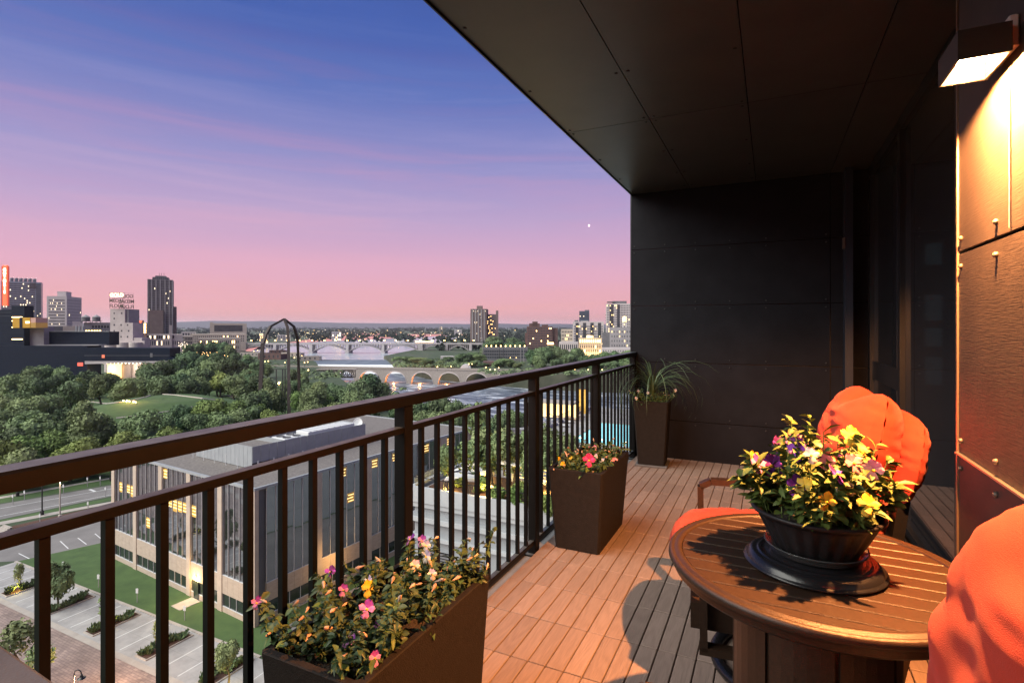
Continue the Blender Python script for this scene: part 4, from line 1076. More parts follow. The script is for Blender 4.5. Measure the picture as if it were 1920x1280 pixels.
# far bank
row('on the island by the falls', 'trees on the island', [(765, 520, 668, 17, 'dark'), (785, 500, 670, 20, 'round'), (803, 490, 672, 15, 'dark'), (745, 560, 668, 14, 'round'), (825, 505, 676, 12, 'round'), (850, 500, 680, 12, 'round'), (868, 520, 662, 18, 'dark'), (886, 530, 660, 18, 'dark'), (900, 520, 664, 15, 'round'), (840, 560, 668, 14, 'dark'), (885, 470, 676, 13, 'round'), (905, 480, 680, 12, 'dark')])
row("above the stone bridge", 'trees on the far bank', [(937, 470, 672, 16, 'round'), (955, 470, 672, 14, 'round'), (970, 460, 680, 10, 'round'), (1000, 480, 655, 17, 'dark'), (1018, 470, 650, 19, 'dark'), (1036, 480, 648, 20, 'dark'), (1055, 470, 654, 18, 'dark'), (1010, 440, 664, 16, 'round'), (1070, 450, 662, 17, 'dark'), (1082, 470, 652, 15, 'dark'), (1045, 430, 672, 14, 'dark'), (1100, 440, 668, 15, 'dark')])
row("below the towers", 'trees under the right towers', [(1095, 480, 664, 14, 'dark'), (1115, 470, 664, 15, 'dark'), (1135, 460, 660, 16, 'round'), (1155, 455, 657, 16, 'dark'), (1172, 450, 656, 14, 'round'), (1190, 445, 655, 16, 'dark'), (1120, 420, 676, 14, 'dark'), (1150, 410, 676, 15, 'dark'), (1180, 405, 678, 13, 'dark')])
row("by the long bridge's end", 'trees by the bridge end', [(918, 700, 640, 22, 'dark'), (935, 720, 636, 24, 'dark'), (955, 700, 642, 22, 'dark'), (975, 690, 640, 22, 'dark'), (910, 640, 650, 18, 'dark'), (985, 640, 650, 18, 'dark'), (960, 850, 632, 26, 'dark'), (925, 900, 630, 28, 'dark')])
row("between mill and long bridge", 'trees by the mill', [(352, 520, 645, 16, 'dark'), (372, 540, 642, 18, 'dark'), (398, 560, 640, 20, 'dark'), (418, 560, 640, 18, 'dark'), (434, 540, 646, 16, 'round'), (405, 470, 660, 15, 'dark'), (440, 480, 662, 14, 'dark'), (466, 500, 664, 12, 'round')])

# far wooded country: one mass of crowns thinning to the horizon
q = random.Random(77); b = MB()
for k in range(3600):
    t = 780 * math.exp(q.random() * 2.35)
    xx = q.uniform(150, 1400)
    if t < 1150 and xx < 820: continue
    if mnoise.noise(Vector((xx * .012, t * .0021, 5))) < -.12 and q.random() < .8: continue
    p = sp(xx, t, GZ); s = q.uniform(5, 11) * (.75 + t / 5500)
    for i in range(5):
        c = p + Vector((q.uniform(-s, s), q.uniform(-s, s), s * q.uniform(.3, 1.1)))
        for j in range(4):
            a = q.uniform(0, 6.28); u = Vector((math.cos(a), math.sin(a), q.uniform(-.3, .6))).normalized()
            w = Vector((-u.y, u.x, 0)) * s * .5; hgt = Vector((0, 0, 1)) * s * .45 + u * s * .2
            b.add([c - w, c - hgt * .6, c + w, c + hgt], [(0, 1, 2, 3)])
tag(b.build('far_woods', mt['far']), kind='stuff')

# low scrub on the river banks and around the ruins
q = random.Random(31); b = MB()
def scrub(x0, x1, y0, y1, n, s0, s1):
    for k in range(n):
        p = gp(q.uniform(x0, x1), q.uniform(y0, y1)); s = q.uniform(s0, s1)
        for i in range(26):
            u = Vector((q.gauss(0, 1), q.gauss(0, 1), abs(q.gauss(0, 1)))).normalized(); c_ = p + Vector((u.x * s * 1.4, u.y * s * 1.4, u.z * s)); t1 = u.cross(Vector((q.uniform(-1, 1), q.uniform(-1, 1), 1))).normalized(); t2 = u.cross(t1); L_ = s * .34
            b.add([c_ - t1 * L_, c_ - t2 * L_, c_ + t1 * L_, c_ + t2 * L_], [(0, 1, 2, 3)])
scrub(735, 900, 674, 689, 130, 1.2, 2.6); scrub(900, 1180, 692, 702, 120, 1.2, 2.6); scrub(560, 640, 694, 712, 50, 1.2, 2.4); scrub(600, 760, 730, 765, 60, 1, 2); scrub(760, 900, 762, 785, 60, .8, 1.8); scrub(440, 560, 664, 690, 70, 1, 2.2); scrub(900, 1180, 655, 690, 160, 1.5, 3)
tag(b.build('scrub', mt['leafd']), kind='stuff')
# ================================================================== buildings
def block(root, name, x0, x1, y0, y1, z0, z1, mat):
    return MB().box(x0, x1, y0, y1, z0, z1).build(name, mat, root)
def win_grid(root, x0, x1, z0, z1, nx, nz, fw=.6, fh=.6, y=-.08, lit=.1, seed=1, mat=None, litmat=None, side=None, skip=None):
    """rows of window panes standing just proud of a far facade; the lit ones are a part of their own"""
    q = random.Random(seed); a = MB(); l = MB()
    dx = (x1 - x0) / nx; dz = (z1 - z0) / nz
    for i in range(nx):
        for k in range(nz):
            if skip and skip(i, k): continue
            cx, cz = x0 + (i + .5) * dx, z0 + (k + .5) * dz
            w, h = dx * fw / 2, dz * fh / 2
            tgt = l if q.random() < lit else a
            if side is None:
                tgt.add([(cx - w, y, cz - h), (cx + w, y, cz - h), (cx + w, y, cz + h), (cx - w, y, cz + h)], [(0, 1, 2, 3)])
            else:
                tgt.add([(side, cx - w, cz - h), (side, cx + w, cz - h), (side, cx + w, cz + h), (side, cx - w, cz + h)], [(0, 1, 2, 3)])
    if a.v: a.build('windows', mat or mt['darkwin'], root, kind='stuff')
    if l.v: l.build('lit_windows', litmat or mt['litw'], root, kind='stuff')
def tower(name, label, x0, x1, ytop, t, mat, depth=None, rot=0.0, zb=GZ, group=None, cat='building'):
    """a building between two columns of the photograph; returns its root and its width and height in metres"""
    th_ = math.atan(((x0 + x1) / 2 - 960) / 1000)
    w = (x1 - x0) * t / 1000 * math.cos(th_); h = (612 - ytop) * t / 1000 - zb
    r = thing(name, label, cat, tuple(sp((x0 + x1) / 2, t, zb)), YAW + rot - th_, group)
    d = depth or w
    block(r, 'wall', -w / 2, w / 2, 0, d, 0, h, mat)
    return r, w, h, d

# ---- office block below
A = gp(477, 1177); ang = R(-5.5)
ob = thing('office_block', 'four storey beige office block with tall dark glass bays below the railing', 'office building', tuple(A), ang)
LX, LY, HB = 37.0, 45.0, 16.5
# local: x runs from 0 to -LX along the left facade, y from 0 to LY along the right facade
MB().box(-LX + .5, -.5, .5, LY - .5, 0, HB - .4).build('core', mt['greyd'], ob)
rf = MB().box(-LX + .3, -.3, .3, LY - .3, HB - .4, HB - .05).build('roof', mt['oroof'], ob)
cp = MB().box(-LX, 0, 0, .35, HB - .18, HB + .12).box(-LX, 0, LY - .35, LY, HB - .18, HB + .12).box(-LX, -LX + .35, .35, LY - .35, HB - .18, HB + .12).box(-.35, 0, .35, LY - .35, HB - .18, HB + .12)
cp.build('coping', mt['whitemetal'], ob)
GB = [(.0, .75, 'plinth', 'beige2'), (2.35, 4.55, 'spandrel', 'beige2')]
def facade(nb, length, front):
    """front: facade along x (y=0); otherwise along y (x=0)"""
    bw_ = length / nb; pw = .95 if front else 1.7
    def bx(m, u0, u1, d0, d1, z0, z1):
        return m.box(-u1, -u0, d0, d1, z0, z1) if front else m.box(-d1, -d0, u0, u1, z0, z1)
    for k in range(nb + 1):
        c = min(max(k * bw_, pw / 2), length - pw / 2)
        if k == 0 and not front: continue
        m = MB(); bx(m, c - pw / 2 + (0 if k else .0), c + pw / 2, .012, .55, 0, HB - .18)
        m.build('pilaster', mt['beige'], ob)
    for k in range(nb):
        u0 = k * bw_ + (pw / 2 if k else pw); u1 = (k + 1) * bw_ - (pw / 2 if k < nb - 1 else pw)
        m = MB(); bx(m, u0, u1, .12, .55, 0, .72); m.build('plinth', mt['beige2'], ob)
        # spandrel panels, each its own sheet
        ns = 5; du = (u1 - u0) / ns
        for i in range(ns):
            m = MB(); bx(m, u0 + i * du + .012, u0 + (i + 1) * du - .012, .10, .5, 2.36, 4.62); m.build('spandrel_panel', mt['beige2'], ob)
        for (z0, z1, mg, nm, npn) in ((.72, 2.36, 'oglass2', 'low_window', 4), (4.62, HB - .18, 'oglass', 'glass_bay', 5)):
            fr_ = MB(); dv = (u1 - u0) / npn
            for i in range(npn + 1):
                uc = u0 + i * dv
                bx(fr_, max(u0, uc - .024), min(u1, uc + .024), .14, .30, z0 + .06, z1)
            bx(fr_, u0, u1, .10, .30, z0, z0 + .06)
            f = fr_.build(nm, mt['mullion'], ob)
            for i in range(npn):
                if z1 > 5:
                    nfl = 3; dz = (z1 - z0 - .06) / nfl
                    for j in range(nfl):
                        za = z0 + .06 + j * dz; zb = za + dz - (.0 if j == nfl - 1 else .012)
                        lit = (front and ((k, j) in ((2, 1),) or (k, j, i) in ((4, 1, 0), (4, 1, 1), (4, 1, 3), (1, 1, 4), (2, 2, 4), (3, 0, 2)))) or ((not front) and (k, j, i) in ((1, 2, 2), (1, 1, 3), (2, 2, 0), (2, 2, 3), (3, 2, 1), (3, 2, 2), (4, 2, 0), (4, 2, 1)))
                        off = rnd.uniform(-.004, .004)
                        m = MB(); bx(m, u0 + i * dv + .024, u0 + (i + 1) * dv - .024, .24 + off, .28, za, zb)
                        ju, jz = rnd.uniform(-.018, .018), rnd.uniform(-.018, .018); ax, dp = (0, 1) if front else (1, 0); um = u0 + (i + .5) * dv; zm = (za + zb) / 2
                        m.v = [tuple(q_ + ((ju * (1 if abs(v_[ax]) > um else -1) + jz * (1 if v_[2] > zm else -1)) if e_ == dp else 0) for e_, q_ in enumerate(v_)) for v_ in m.v]
                        m.build('pane', mt['oglass'], f)
                        if lit:
                            m = MB(); bx(m, u0 + i * dv + .10, u0 + (i + 1) * dv - .10, .225, .235, za + dz * (.50 + .12 * ((i * 3 + k) % 4) / 3), za + dz * .93); m.build('lit_room', mt['amber'], f); m = MB()
                            for sidx in range(3):
                                zz = za + dz * (.62 + .11 * sidx); bx(m, u0 + i * dv + .10 + .2 * ((i + sidx) % 2), u0 + (i + 1) * dv - .16 - .12 * (sidx % 2), .215, .22, zz, zz + .10)
                            m.build('ceiling_light', mt['lit'], f)
                else:
                    m = MB(); bx(m, u0 + i * dv + .024, u0 + (i + 1) * dv - .024, .22, .28, z0 + .06, z1); m.build('pane', mt['oglass2'], f)
facade(5, LX, True)
facade(5, LY, False)
MB().box(-LX + .02, -.02, LY - .5, LY - .02, 0, HB - .2).box(-LX + .02, -LX + .5, .6, LY - .5, 0, HB - .2).build('rear_wall', mt['beige'], ob)
# door with its lamp on the left facade
dx_ = -12.9
dr = MB().box(dx_ - .55, dx_ + .55, .02, .08, 0, 2.25).build('door', mt['oglass2'], ob)
MB().box(dx_ - .9, dx_ + 1.2, -2.6, .0, -.02, .08).build('door_step', mt['conc2'], ob)
MB().lathe([(.001, 2.75), (.16, 2.8), (.16, 3.0), (.001, 3.05)], 10, cx=dx_ + .0, cy=-.10).build('door_lamp', mt['glow'], ob)
lamp('door_light', 'POINT', (dx_, -.45, 2.75), 420, (1, .62, .22), .12, ob)
# plant screen on the roof: tall L-shaped enclosure of pale sheets
sc2 = thing('roof_screen', 'pale ribbed metal plant enclosure on the office roof', 'roof enclosure', tuple(Matrix.Translation(A) @ Matrix.Rotation(ang, 4, 'Z') @ Vector((-9.0, 5.5, HB + .02))), ang)
scm = MB()
def wallrun(x0, y0, x1, y1, z0, z1, n):
    for i in range(n):
        a = Vector((x0 + (x1 - x0) * i / n, y0 + (y1 - y0) * i / n, 0)); c = Vector((x0 + (x1 - x0) * (i + .96) / n, y0 + (y1 - y0) * (i + .96) / n, 0))
        MB().beam(a + Vector((0, 0, (z0 + z1) / 2)), c + Vector((0, 0, (z0 + z1) / 2)), .07, z1 - z0).build('screen_sheet', mt['whitemetal'], sc2)
wallrun(-14, 0, 0, 0, 0, 3, 14)
wallrun(0, 0, 0, 20.5, .7, 3, 16)
wallrun(0, 20.5, -14, 20.5, .7, 3, 11)
wallrun(-14, 0, -14, 20.5, .4, 3, 16)
MB().box(-13.9, -.1, .1, 5.0, 2.2, 2.35).build('inner_roof', mt['oroof'], sc2)
MB().box(-13.9, -.1, 5.0, 5.12, 1.2, 3).build('cross_wall', mt['whitemetal'], sc2)
lg = MB()
for k in range(9):
    lg.beam((.12, .8 + 2.4 * k, 0), (.12, .8 + 2.4 * k, .9), .16)
for k in range(5):
    lg.beam((-13.2 + k * 2.8, -.9, 0), (-13.2 + k * 2.8, -.9, 1.5), .06)
lg.build('stays', mt['white'], sc2)
def roof_obj(name, label, cat, dx, dy, dz=HB):
    return thing(name, label, cat, tuple(Matrix.Translation(A) @ Matrix.Rotation(ang, 4, 'Z') @ Vector((dx, dy, dz))), ang)
eq = roof_obj('cooling_unit', 'white rooftop cooling unit with round fans inside the enclosure', 'cooling unit', -11.6, 13.0)
MB().cbox(-1.6, 1.6, -1.8, 1.8, 0, 2.9, .06).build('cabinet', mt['white'], eq)
for i in range(2):
    for j in range(2): MB().lathe([(.55, 2.905), (.6, 3.02), (.5, 3.02), (.45, 2.91)], 14, cx=-.75 + 1.5 * i, cy=-.85 + 1.7 * j).build('fan', mt['greyd'], eq)
du = roof_obj('duct_housing', 'long white ribbed duct housing inside the roof enclosure', 'duct', -11.3, 19.8)
MB().cbox(-1.5, 1.5, -4.6, 4.6, 0, 3.3, .08).build('casing', mt['white'], du)
for k in range(8): MB().box(-1.52, 1.52, -4.2 + k * 1.15, -4.1 + k * 1.15, 3.25, 3.35).build('rib', mt['whitemetal'], du)
ds = roof_obj('satellite_dish', 'white satellite dish at the far end of the roof enclosure', 'satellite dish', -10.2, 25.6, HB + 3.0)
MB().lathe([(.02, 0), (.4, .06), (.75, .22), (.9, .36), (.88, .37), (.7, .25), (.02, .04)], 18, caps=False).build('dish', mt['white'], ds).rotation_euler = (R(70), 0, R(20))
MB().beam((0, .15, -1.0), (0, .1, .1), .1).build('mast', mt['greyd'], ds)

# ---- our own tower, seen only mirrored in the office glass, and the wing below with its terrace
ow = thing('apartment_tower', 'tall dark apartment tower that carries the balcony', 'building', (12, -9, GZ + CAMZ))
MB().box(-12.6, 25, -40, 14.5, 0, 34.2).build('wall', mt['brown'], ow)
q = random.Random(8); wf = MB(); wl = MB(); wn_ = MB()
for k in range(9):
    for i in range(13):
        y = -38 + 4 * i; tgt = wl if q.random() < .22 else wf
        tgt.box(-12.66, -12.6, y, y + 2.6, 1.2 + 3.7 * k, 3.3 + 3.7 * k)
    for i in range(8):
        x = -11 + 4.4 * i; tgt = wl if q.random() < .22 else wf
        tgt.box(x, x + 2.6, 14.5, 14.56, 1.2 + 3.7 * k, 3.3 + 3.7 * k)
up = MB().box(-12.6, 25, -40, 6.6, 34.2, 62); up.build('upper_wall', mt['brown'], ow)
for k in range(16): MB().box(-12.85, -12.61, -40, (14.5 if k < 9 else 6.6), .5 + 3.7 * k, .9 + 3.7 * k).build('floor_band', mt['pale'], ow)
for k in range(9, 16):
    for i in range(11):
        y = -38 + 4 * i; (wl if q.random() < .3 else wf).box(-12.66, -12.6, y, y + 2.6, 1.2 + 3.7 * k, 3.3 + 3.7 * k)
wf.build('windows', mt['darkwin'], ow, kind='stuff'); wl.build('lit_windows', mt['lit'], ow, kind='stuff')

TZ_ = -15.0
tn = gp(772, 919, TZ_)
pw = thing('terrace_wing', 'white low wing with moulded cornice and dark louvres under the roof terrace', 'building', (tn.x, tn.y, CAMZ + GZ))
TW, TL = 48.0, 56.0; TH = GZ * -1 + TZ_
MB().box(.2, TW, .2, TL, 0, TH - .25).build('wall', mt['whitemetal'], pw)
MB().box(.5, TW, .5, TL, TH - .25, TH).build('terrace_deck', mt['conc'], pw)
for z0, z1, pr in ((TH - .9, TH + .45, .22), (TH - 1.35, TH - .9, .10), (TH - 2.6, TH - 2.2, .30), (TH - 2.2, TH - 2.0, .16), (TH - 4.2, TH - 3.9, .18)):
    MB().box(-pr, TW, -pr, .19, z0 + .003, z1).box(-pr, .19, .19, TL, z0 + .003, z1).build('cornice', mt['whitemetal'] if pr == .16 else mt['cornice'], pw)
for k in range(7):
    vx = 2.0 + 3.4 * k
    vf = MB().box(vx - .12, vx + 2.32, .05, .19, TH - 8.6, TH - 5.0).build('louvre', mt['whitemetal'], pw)
    MB().box(vx, vx + 2.2, -.0, .05, TH - 8.5, TH - 5.1).build('louvre_opening', mt['black'], vf)
    sl = MB()
    for j in range(14):
        z = TH - 8.4 + j * .235
        sl.add([(vx, -.03, z), (vx + 2.2, -.03, z), (vx + 2.2, -.005, z + .14), (vx, -.005, z + .14)], [(0, 1, 2, 3)])
    sl.build('louvre_blades', mt['greyd'], vf)
tr = thing('terrace_railing', 'thin dark railing along the parapet of the white terrace wing', 'railing', (tn.x, tn.y, CAMZ + TZ_))
m = MB().beam((.1, .1, 1.25), (TW, .1, 1.25), .06).beam((.1, .1, 1.25), (.1, TL, 1.25), .06)
m.build('handrail', mt['steel'], tr)
pm = MB().box(-.03, .03, -.03, .03, .4, 1.25).mesh('post', mt['steel'])
for k in range(16):
    for d in (-.22, 0, .22): place(pm, 'post', tr, (1.0 + 2.6 * k + d, .1, 0))
for k in range(16): place(pm, 'post', tr, (.1, 1 + 3.3 * k, 0))
gmt = M('railglass', (.5, .56, .58), rough=.05, spec=.6); gmt.node_tree.nodes['Principled BSDF'].inputs['Alpha'].default_value = .35
MB().box(.08, .12, .3, TL, .45, 1.18).build('glass', gmt, tr)
def tp_(x, y, z=TZ_): return gp(x, y, z)
def onter(name, label, cat, px, py, rz=0, group=None):
    p = tp_(px, py); return thing(name, label, cat, (p.x, p.y, CAMZ + TZ_), rz, group)
gb = MB().box(tn.x + 1.2, tn.x + 30, tn.y + 1.0, tn.y + 6.5, CAMZ + TZ_ + .005, CAMZ + TZ_ + .28).box(tn.x + 14, tn.x + 26, tn.y + 8.5, tn.y + 13, CAMZ + TZ_ + .005, CAMZ + TZ_ + .28).build('planting_bed', mt['mulch']); tag(gb, 'brown mulched planting bed along the parapet of the terrace', 'planting bed')
# bushes of the terrace, lit from below
BUSH = [crown_mesh('foliage', 500 + i, .5, .5, 420, .085, mt['leafy'], lumps=6) for i in range(2)]
for i, (x, y, s) in enumerate(((905, 928, 1.6), (935, 940, 1.4), (965, 948, 1.5), (995, 955, 1.4), (1020, 965, 1.5), (860, 918, 1.1), (1040, 972, 1.4), (980, 935, 1.6))):
    o = onter('shrub', 'low green shrub in the terrace bed, %s' % ORD[i], 'shrub', x, y, i, 'shrubs of the terrace bed')
    place(BUSH[i % 2], 'foliage', o, (0, 0, .28 + s * .4), (0, 0, 0), (s * 1.3, s * 1.3, s))
for i, (x, y, h, w) in enumerate(((838, 922, 4.2, 2.4), (880, 915, 4.6, 3.6), (905, 905, 5.2, 4.0), (925, 912, 5.0, 3.6), (960, 920, 5.2, 4.0), (990, 915, 5.6, 4.0), (1010, 930, 5.2, 3.6), (945, 890, 5.0, 3.6), (1030, 905, 5.4, 4.0), (1060, 915, 5.0, 3.5), (895, 850, 6.0, 3.6))):
    p = tp_(x, y); r = thing('small_tree', 'slim young tree lit from below on the roof terrace, %s' % (ORD[sorted([838, 880, 905, 925, 960, 990, 1010, 945, 1030, 1060, 895]).index(x)]), 'tree', (p.x, p.y, CAMZ + TZ_), i * 1.3, 'young trees on the roof terrace')
    place(KIND['light' if i % 3 else 'round'][i % 2], 'crown', r, (0, 0, h * .62), (0, 0, 0), (w, w, h * .72))
    place(TRUNK[i % 3], 'trunk', r, (0, 0, 0), (0, 0, 0), (h * .7, h * .7, h * .6))
    if i in (0, 2, 3, 5, 6, 8): lamp('uplight', 'POINT', (.55, -.6, .5), 170, (1, .68, .16), .08, r)
pl_ = onter('path_light', 'bright amber path light shining beside the parapet of the terrace', 'lamp', 921, 934)
MB().lathe([(.05, 0), (.05, .8), (.09, .82)], 8).build('post', mt['steel'], pl_)
MB().lathe([(.001, .82), (.17, .9), (.17, 1.05), (.001, 1.14)], 10).build('globe', mt['glow'], pl_)
lamp('path_glow', 'POINT', (-.4, -.5, 1.0), 160, (1, .6, .2), .1, pl_)
for i, (x, y, lab) in enumerate(((868, 902, 'pale round daybed on the terrace nearest the office block'), (895, 893, 'pale cushioned lounger behind the daybed on the terrace'))):
    o = onter('daybed', lab, 'daybed', x, y, .3 + i)
    MB().cbox(-1.6, 1.6, -1.0, 1.0, 0, .42, .06).build('base', mt['pale'], o)
    MB().cbox(-1.5, 1.5, -.9, .9, .42, .62, .08).build('mattress', mt['white'], o)
    MB().loft([[(-1.5 + .1 * k, .9, .62 + .55 * math.sin(math.pi * k / 30)) for k in range(31)], [(-1.5 + .1 * k, .65, .62 + .35 * math.sin(math.pi * k / 30)) for k in range(31)]], closed=False).build('back', mt['white'], o)
pg_ = onter('pergola', 'white slatted pergola with lit strips among the terrace trees', 'pergola', 985, 920, 0)
for sx in (-1, 1):
    for sy in (-1, 1): MB().beam((sx * 2, sy * 1.4, 0), (sx * 2, sy * 1.4, 2.6), .14).build('post', mt['white'], pg_)
for k in range(10): MB().beam((-2.2, -1.5 + .33 * k, 2.66), (2.2, -1.5 + .33 * k, 2.66), .06, .14).build('slat', mt['white'], pg_)
for k in range(7): MB().beam((-2, 1.45, .4 + .32 * k), (2, 1.45, .4 + .32 * k), .05, .10).build('screen_slat', mt['lit'] if k % 3 == 1 else mt['white'], pg_)
# pool
pc = tp_(1165, 812)
pp_ = [tp_(1118, 838), tp_(1250, 838), tp_(1230, 790), tp_(1112, 790)]
x0, x1, y0, y1 = pc.x - 4.6, pc.x + 9, pc.y - 9, pc.y + 6
po = thing('swimming_pool', 'turquoise swimming pool glowing on the roof terrace', 'swimming pool', (x0, y0, CAMZ + TZ_))
mt['poolw'] = M('poolw', (.12, .55, .60), (.30, .75, .80), scale=.5, rough=.05, emis=(.25, .85, .90), estr=.42, bump=.2, bscale=2)
MB().box(0, x1 - x0, 0, y1 - y0, .02, .12).build('water', mt['poolw'], po)
MB().box(-.6, 0, -.6, y1 - y0 + .6, .01, .2).box(x1 - x0, x1 - x0 + .6, -.6, y1 - y0 + .6, .01, .2).box(0, x1 - x0, -.6, 0, .01, .2).box(0, x1 - x0, y1 - y0, y1 - y0 + .6, .01, .2).build('coping', mt['conc2'], po)
for k in range(4): MB().lathe([(.001, .13), (.22, .135), (.001, .2)], 10, cx=.6 + 3 * k, cy=3).build('pool_light', mt['gloww'], po)
lm = MB()
lounger_root = None
LP = [(1055, 800), (1064, 793), (1074, 787), (1085, 781), (1050, 775), (1062, 770), (1075, 765), (1030, 790), (1040, 783)]
for i, (x, y) in enumerate(LP):
    o = onter('sun_lounger', 'white sun lounger by the terrace pool, %s' % ORD[sorted(e[0] for e in LP).index(x)], 'sun lounger', x, y, 1.9, 'sun loungers by the pool')
    MB().cbox(-.35, .35, -1.0, .35, .25, .36, .03).add([(-.35, .35, .3), (.35, .35, .3), (.35, .95, .75), (-.35, .95, .75), (-.35, .35, .36), (.35, .35, .36), (.35, .92, .8), (-.35, .92, .8)], [(3, 2, 1, 0), (4, 5, 6, 7), (0, 1, 5, 4), (1, 2, 6, 5), (2, 3, 7, 6), (3, 0, 4, 7)]).build('mattress', mt['white'], o)
    MB().box(-.3, -.24, -.9, -.84, 0, .25).box(.24, .3, -.9, -.84, 0, .25).box(-.3, -.24, .28, .34, 0, .25).box(.24, .3, .28, .34, 0, .25).build('leg', mt['greyd'], o)
pv = onter('bar_pavilion', 'low flat roofed pavilion with amber light at the far edge of the terrace', 'pavilion', 1035, 785, 0)
MB().box(-4, 4, -1.2, 2, 2.6, 2.9).build('roof', mt['conc2'], pv); MB().box(-3.8, 3.8, 1.6, 1.9, 0, 2.6).build('wall', mt['lit'], pv)
for sx in (-3.8, 3.8): MB().beam((sx, -1, 0), (sx, -1, 2.6), .15).build('post', mt['steel'], pv)
fg = onter('fire_column', 'tall amber lit screen at the far end of the pool terrace', 'light', 1094, 775, 0)
MB().box(-.8, .8, -.2, .2, 0, 4.2).build('panel', mt['amber'], fg); MB().box(-.9, .9, -.25, .25, 4.2, 4.35).build('cap', mt['steel'], fg)
# street running on beyond the terrace and the river promenade
pr = [P3(x, y) for x, y in ((885, 815), (960, 800), (1110, 800), (1110, 830), (960, 850), (890, 850))]
flat('promenade', [(p.x, p.y) for p in pr], mt['conc'], .03)
lf = thing('low_terrace_wall', 'low pale terrace block by the river behind the young trees', 'building', tuple(P3(985, 835)), YAW)
MB().box(-9, 9, 0, 14, 0, 5).build('wall', mt['pale'], lf); MB().box(-9.2, 9.2, -.2, .2, 4.8, 5.3).build('parapet', mt['white'], lf)

# ---- theatre: dark blue boxes, amber glass box, cantilevered bridge
def V3(x, y, t): return at(t, (x - 960) / 1000 * t, (612 - y) / 1000 * t)
TT = 345.0
th = thing('theatre', 'dark blue theatre of stacked boxes with a long cantilevered arm', 'theatre', tuple(sp(100, TT)), YAW)
k_ = TT / 1000
def lx(x): return (x - 100) * k_
def lz(y): return (612 - y) * k_ - GZ
def tb_(name, x0, x1, y0, y1, d0, d1, mat):
    return MB().box(lx(x0), lx(x1), d0, d1, lz(y1), lz(y0)).build(name, mat, th)
tb_('wing', -60, 163, 648, 720, 0, 12, mt['navy']); tb_('upper_block', 66, 183, 622, 648.2, 10, 19, mt['navy'])
MB().box(lx(60), lx(178), 3, 9.9, lz(648), lz(646.6)).build('ledge', mt['grey'], th)
MB().box(lx(66), lx(183), 9.7, 10.3, lz(622.0), lz(620.8)).build('parapet', mt['whitemetal'], th)
tb_('tower_block', -30, 16, 580, 648.2, 4, 10, mt['navy']); tb_('tower_block', 16, 40, 572.5, 648.3, 2, 9, mt['navy'])
tb_('link_wall', 40, 67, 612, 648.2, 6, 14, mt['grey'])
for y in (594.5, 601.5, 613.5, 636): tb_('lit_slot', 17.5, 37, y - .9, y + .7, 1.7, 2.0, mt['glow'])
for y in (585, 592): MB().box(lx(-20), lx(15), 3.8, 4, lz(y + .4), lz(y)).build('seam', mt['greyd'], th)
ab = tb_('amber_box', 40, 72, 595.5, 614.5, -6, 3, M('amberglass', (.35, .20, .02), (.50, .30, .04), scale=.1, rough=.2, emis=(1, .5, .04), estr=.10))
tb_('amber_end', 72.2, 82, 596, 605, -5.8, 3, M('amberend', (.62, .38, .30), rough=.3)); tb_('amber_end', 72.2, 82, 605, 614.4, -5.8, 3, M('amberend2', (.30, .2, .05), rough=.3, emis=(1, .5, .1), estr=.12))
tb_('amber_seam', 53, 58, 594.8, 615, -6.2, 3.1, mt['navy']); tb_('lit_slot', 64, 71, 602.5, 606, -6.1, -6.0, mt['glow'])
arm = MB().prism([(lx(163), -2), (lx(322), -2), (lx(322), 9), (lx(163), 9)], lz(676), lz(652)).build('cantilever_arm', mt['navy'], th)
MB().add([(lx(322.2), -2, lz(668)), (lx(322.2), 9, lz(668)), (lx(350), -1, lz(678.5)), (lx(350), 8, lz(678.5)), (lx(322.2), -2, lz(677)), (lx(322.2), 9, lz(677))], [(0, 2, 3, 1), (4, 5, 3, 2), (0, 4, 2), (1, 3, 5), (0, 1, 5, 4)]).build('arm_tip', mt['navy'], th)
MB().add([(lx(163), -1.8, lz(682)), (lx(322), -1.8, lz(678)), (lx(322), 8.8, lz(678)), (lx(163), 8.8, lz(682)), (lx(163), -1.8, lz(676.1)), (lx(322), -1.8, lz(676.1)), (lx(322), 8.8, lz(676.1)), (lx(163), 8.8, lz(676.1))], [(0, 1, 2, 3), (0, 4, 5, 1), (1, 5, 6, 2), (3, 2, 6, 7), (0, 3, 7, 4), (4, 7, 6, 5)]).build('arm_soffit', mt['pale'], th)
MB().box(lx(163), lx(322), -2.3, -2, lz(666.3), lz(665.7)).build('seam', mt['greyd'], th)
tb_('lit_slot', 196, 201.5, 664.5, 670.5, -2.35, -2.3, M('redwin', (.6, .14, .08), rough=.5, emis=(1, .22, .10), estr=.45)); tb_('panel', 286, 290.5, 661.5, 669, -2.35, -2.3, mt['greyd'])
tb_('lit_slot', 146, 156, 679.5, 686, -.35, -.1, M('redwin2', (.7, .10, .08), rough=.5, emis=(1, .15, .08), estr=.6))
for i, x in enumerate((96, 102, 109)): MB().beam((lx(x), 20, lz(622)), (lx(x), 20, lz(611)), .9).build('flue', mt['whitemetal'], th)
cyl = MB()
for i in range(6): MB().lathe([(7.0 / 2.2, 0), (7.0 / 2.2, lz(682) - .3)], 18, cx=lx(196) + 6.6 * i, cy=12).build('silo', mt['mill'], th)
MB().box(lx(188), lx(209), 6, 9, 2, lz(684)).build('lit_porch', mt['lit'], th)
for x in range(186, 262, 7): MB().box(lx(x), lx(x) + .4, 3.0, 3.4, lz(682.2), lz(681)).build('soffit_light', mt['gloww'], th)
lamp('silo_glow', 'POINT', (lx(196), 5.2, 8), 2600, (1, .55, .2), .6, th)
lamp('silo_glow', 'POINT', (lx(240), 4.2, 9), 2200, (1, .8, .6), .6, th)
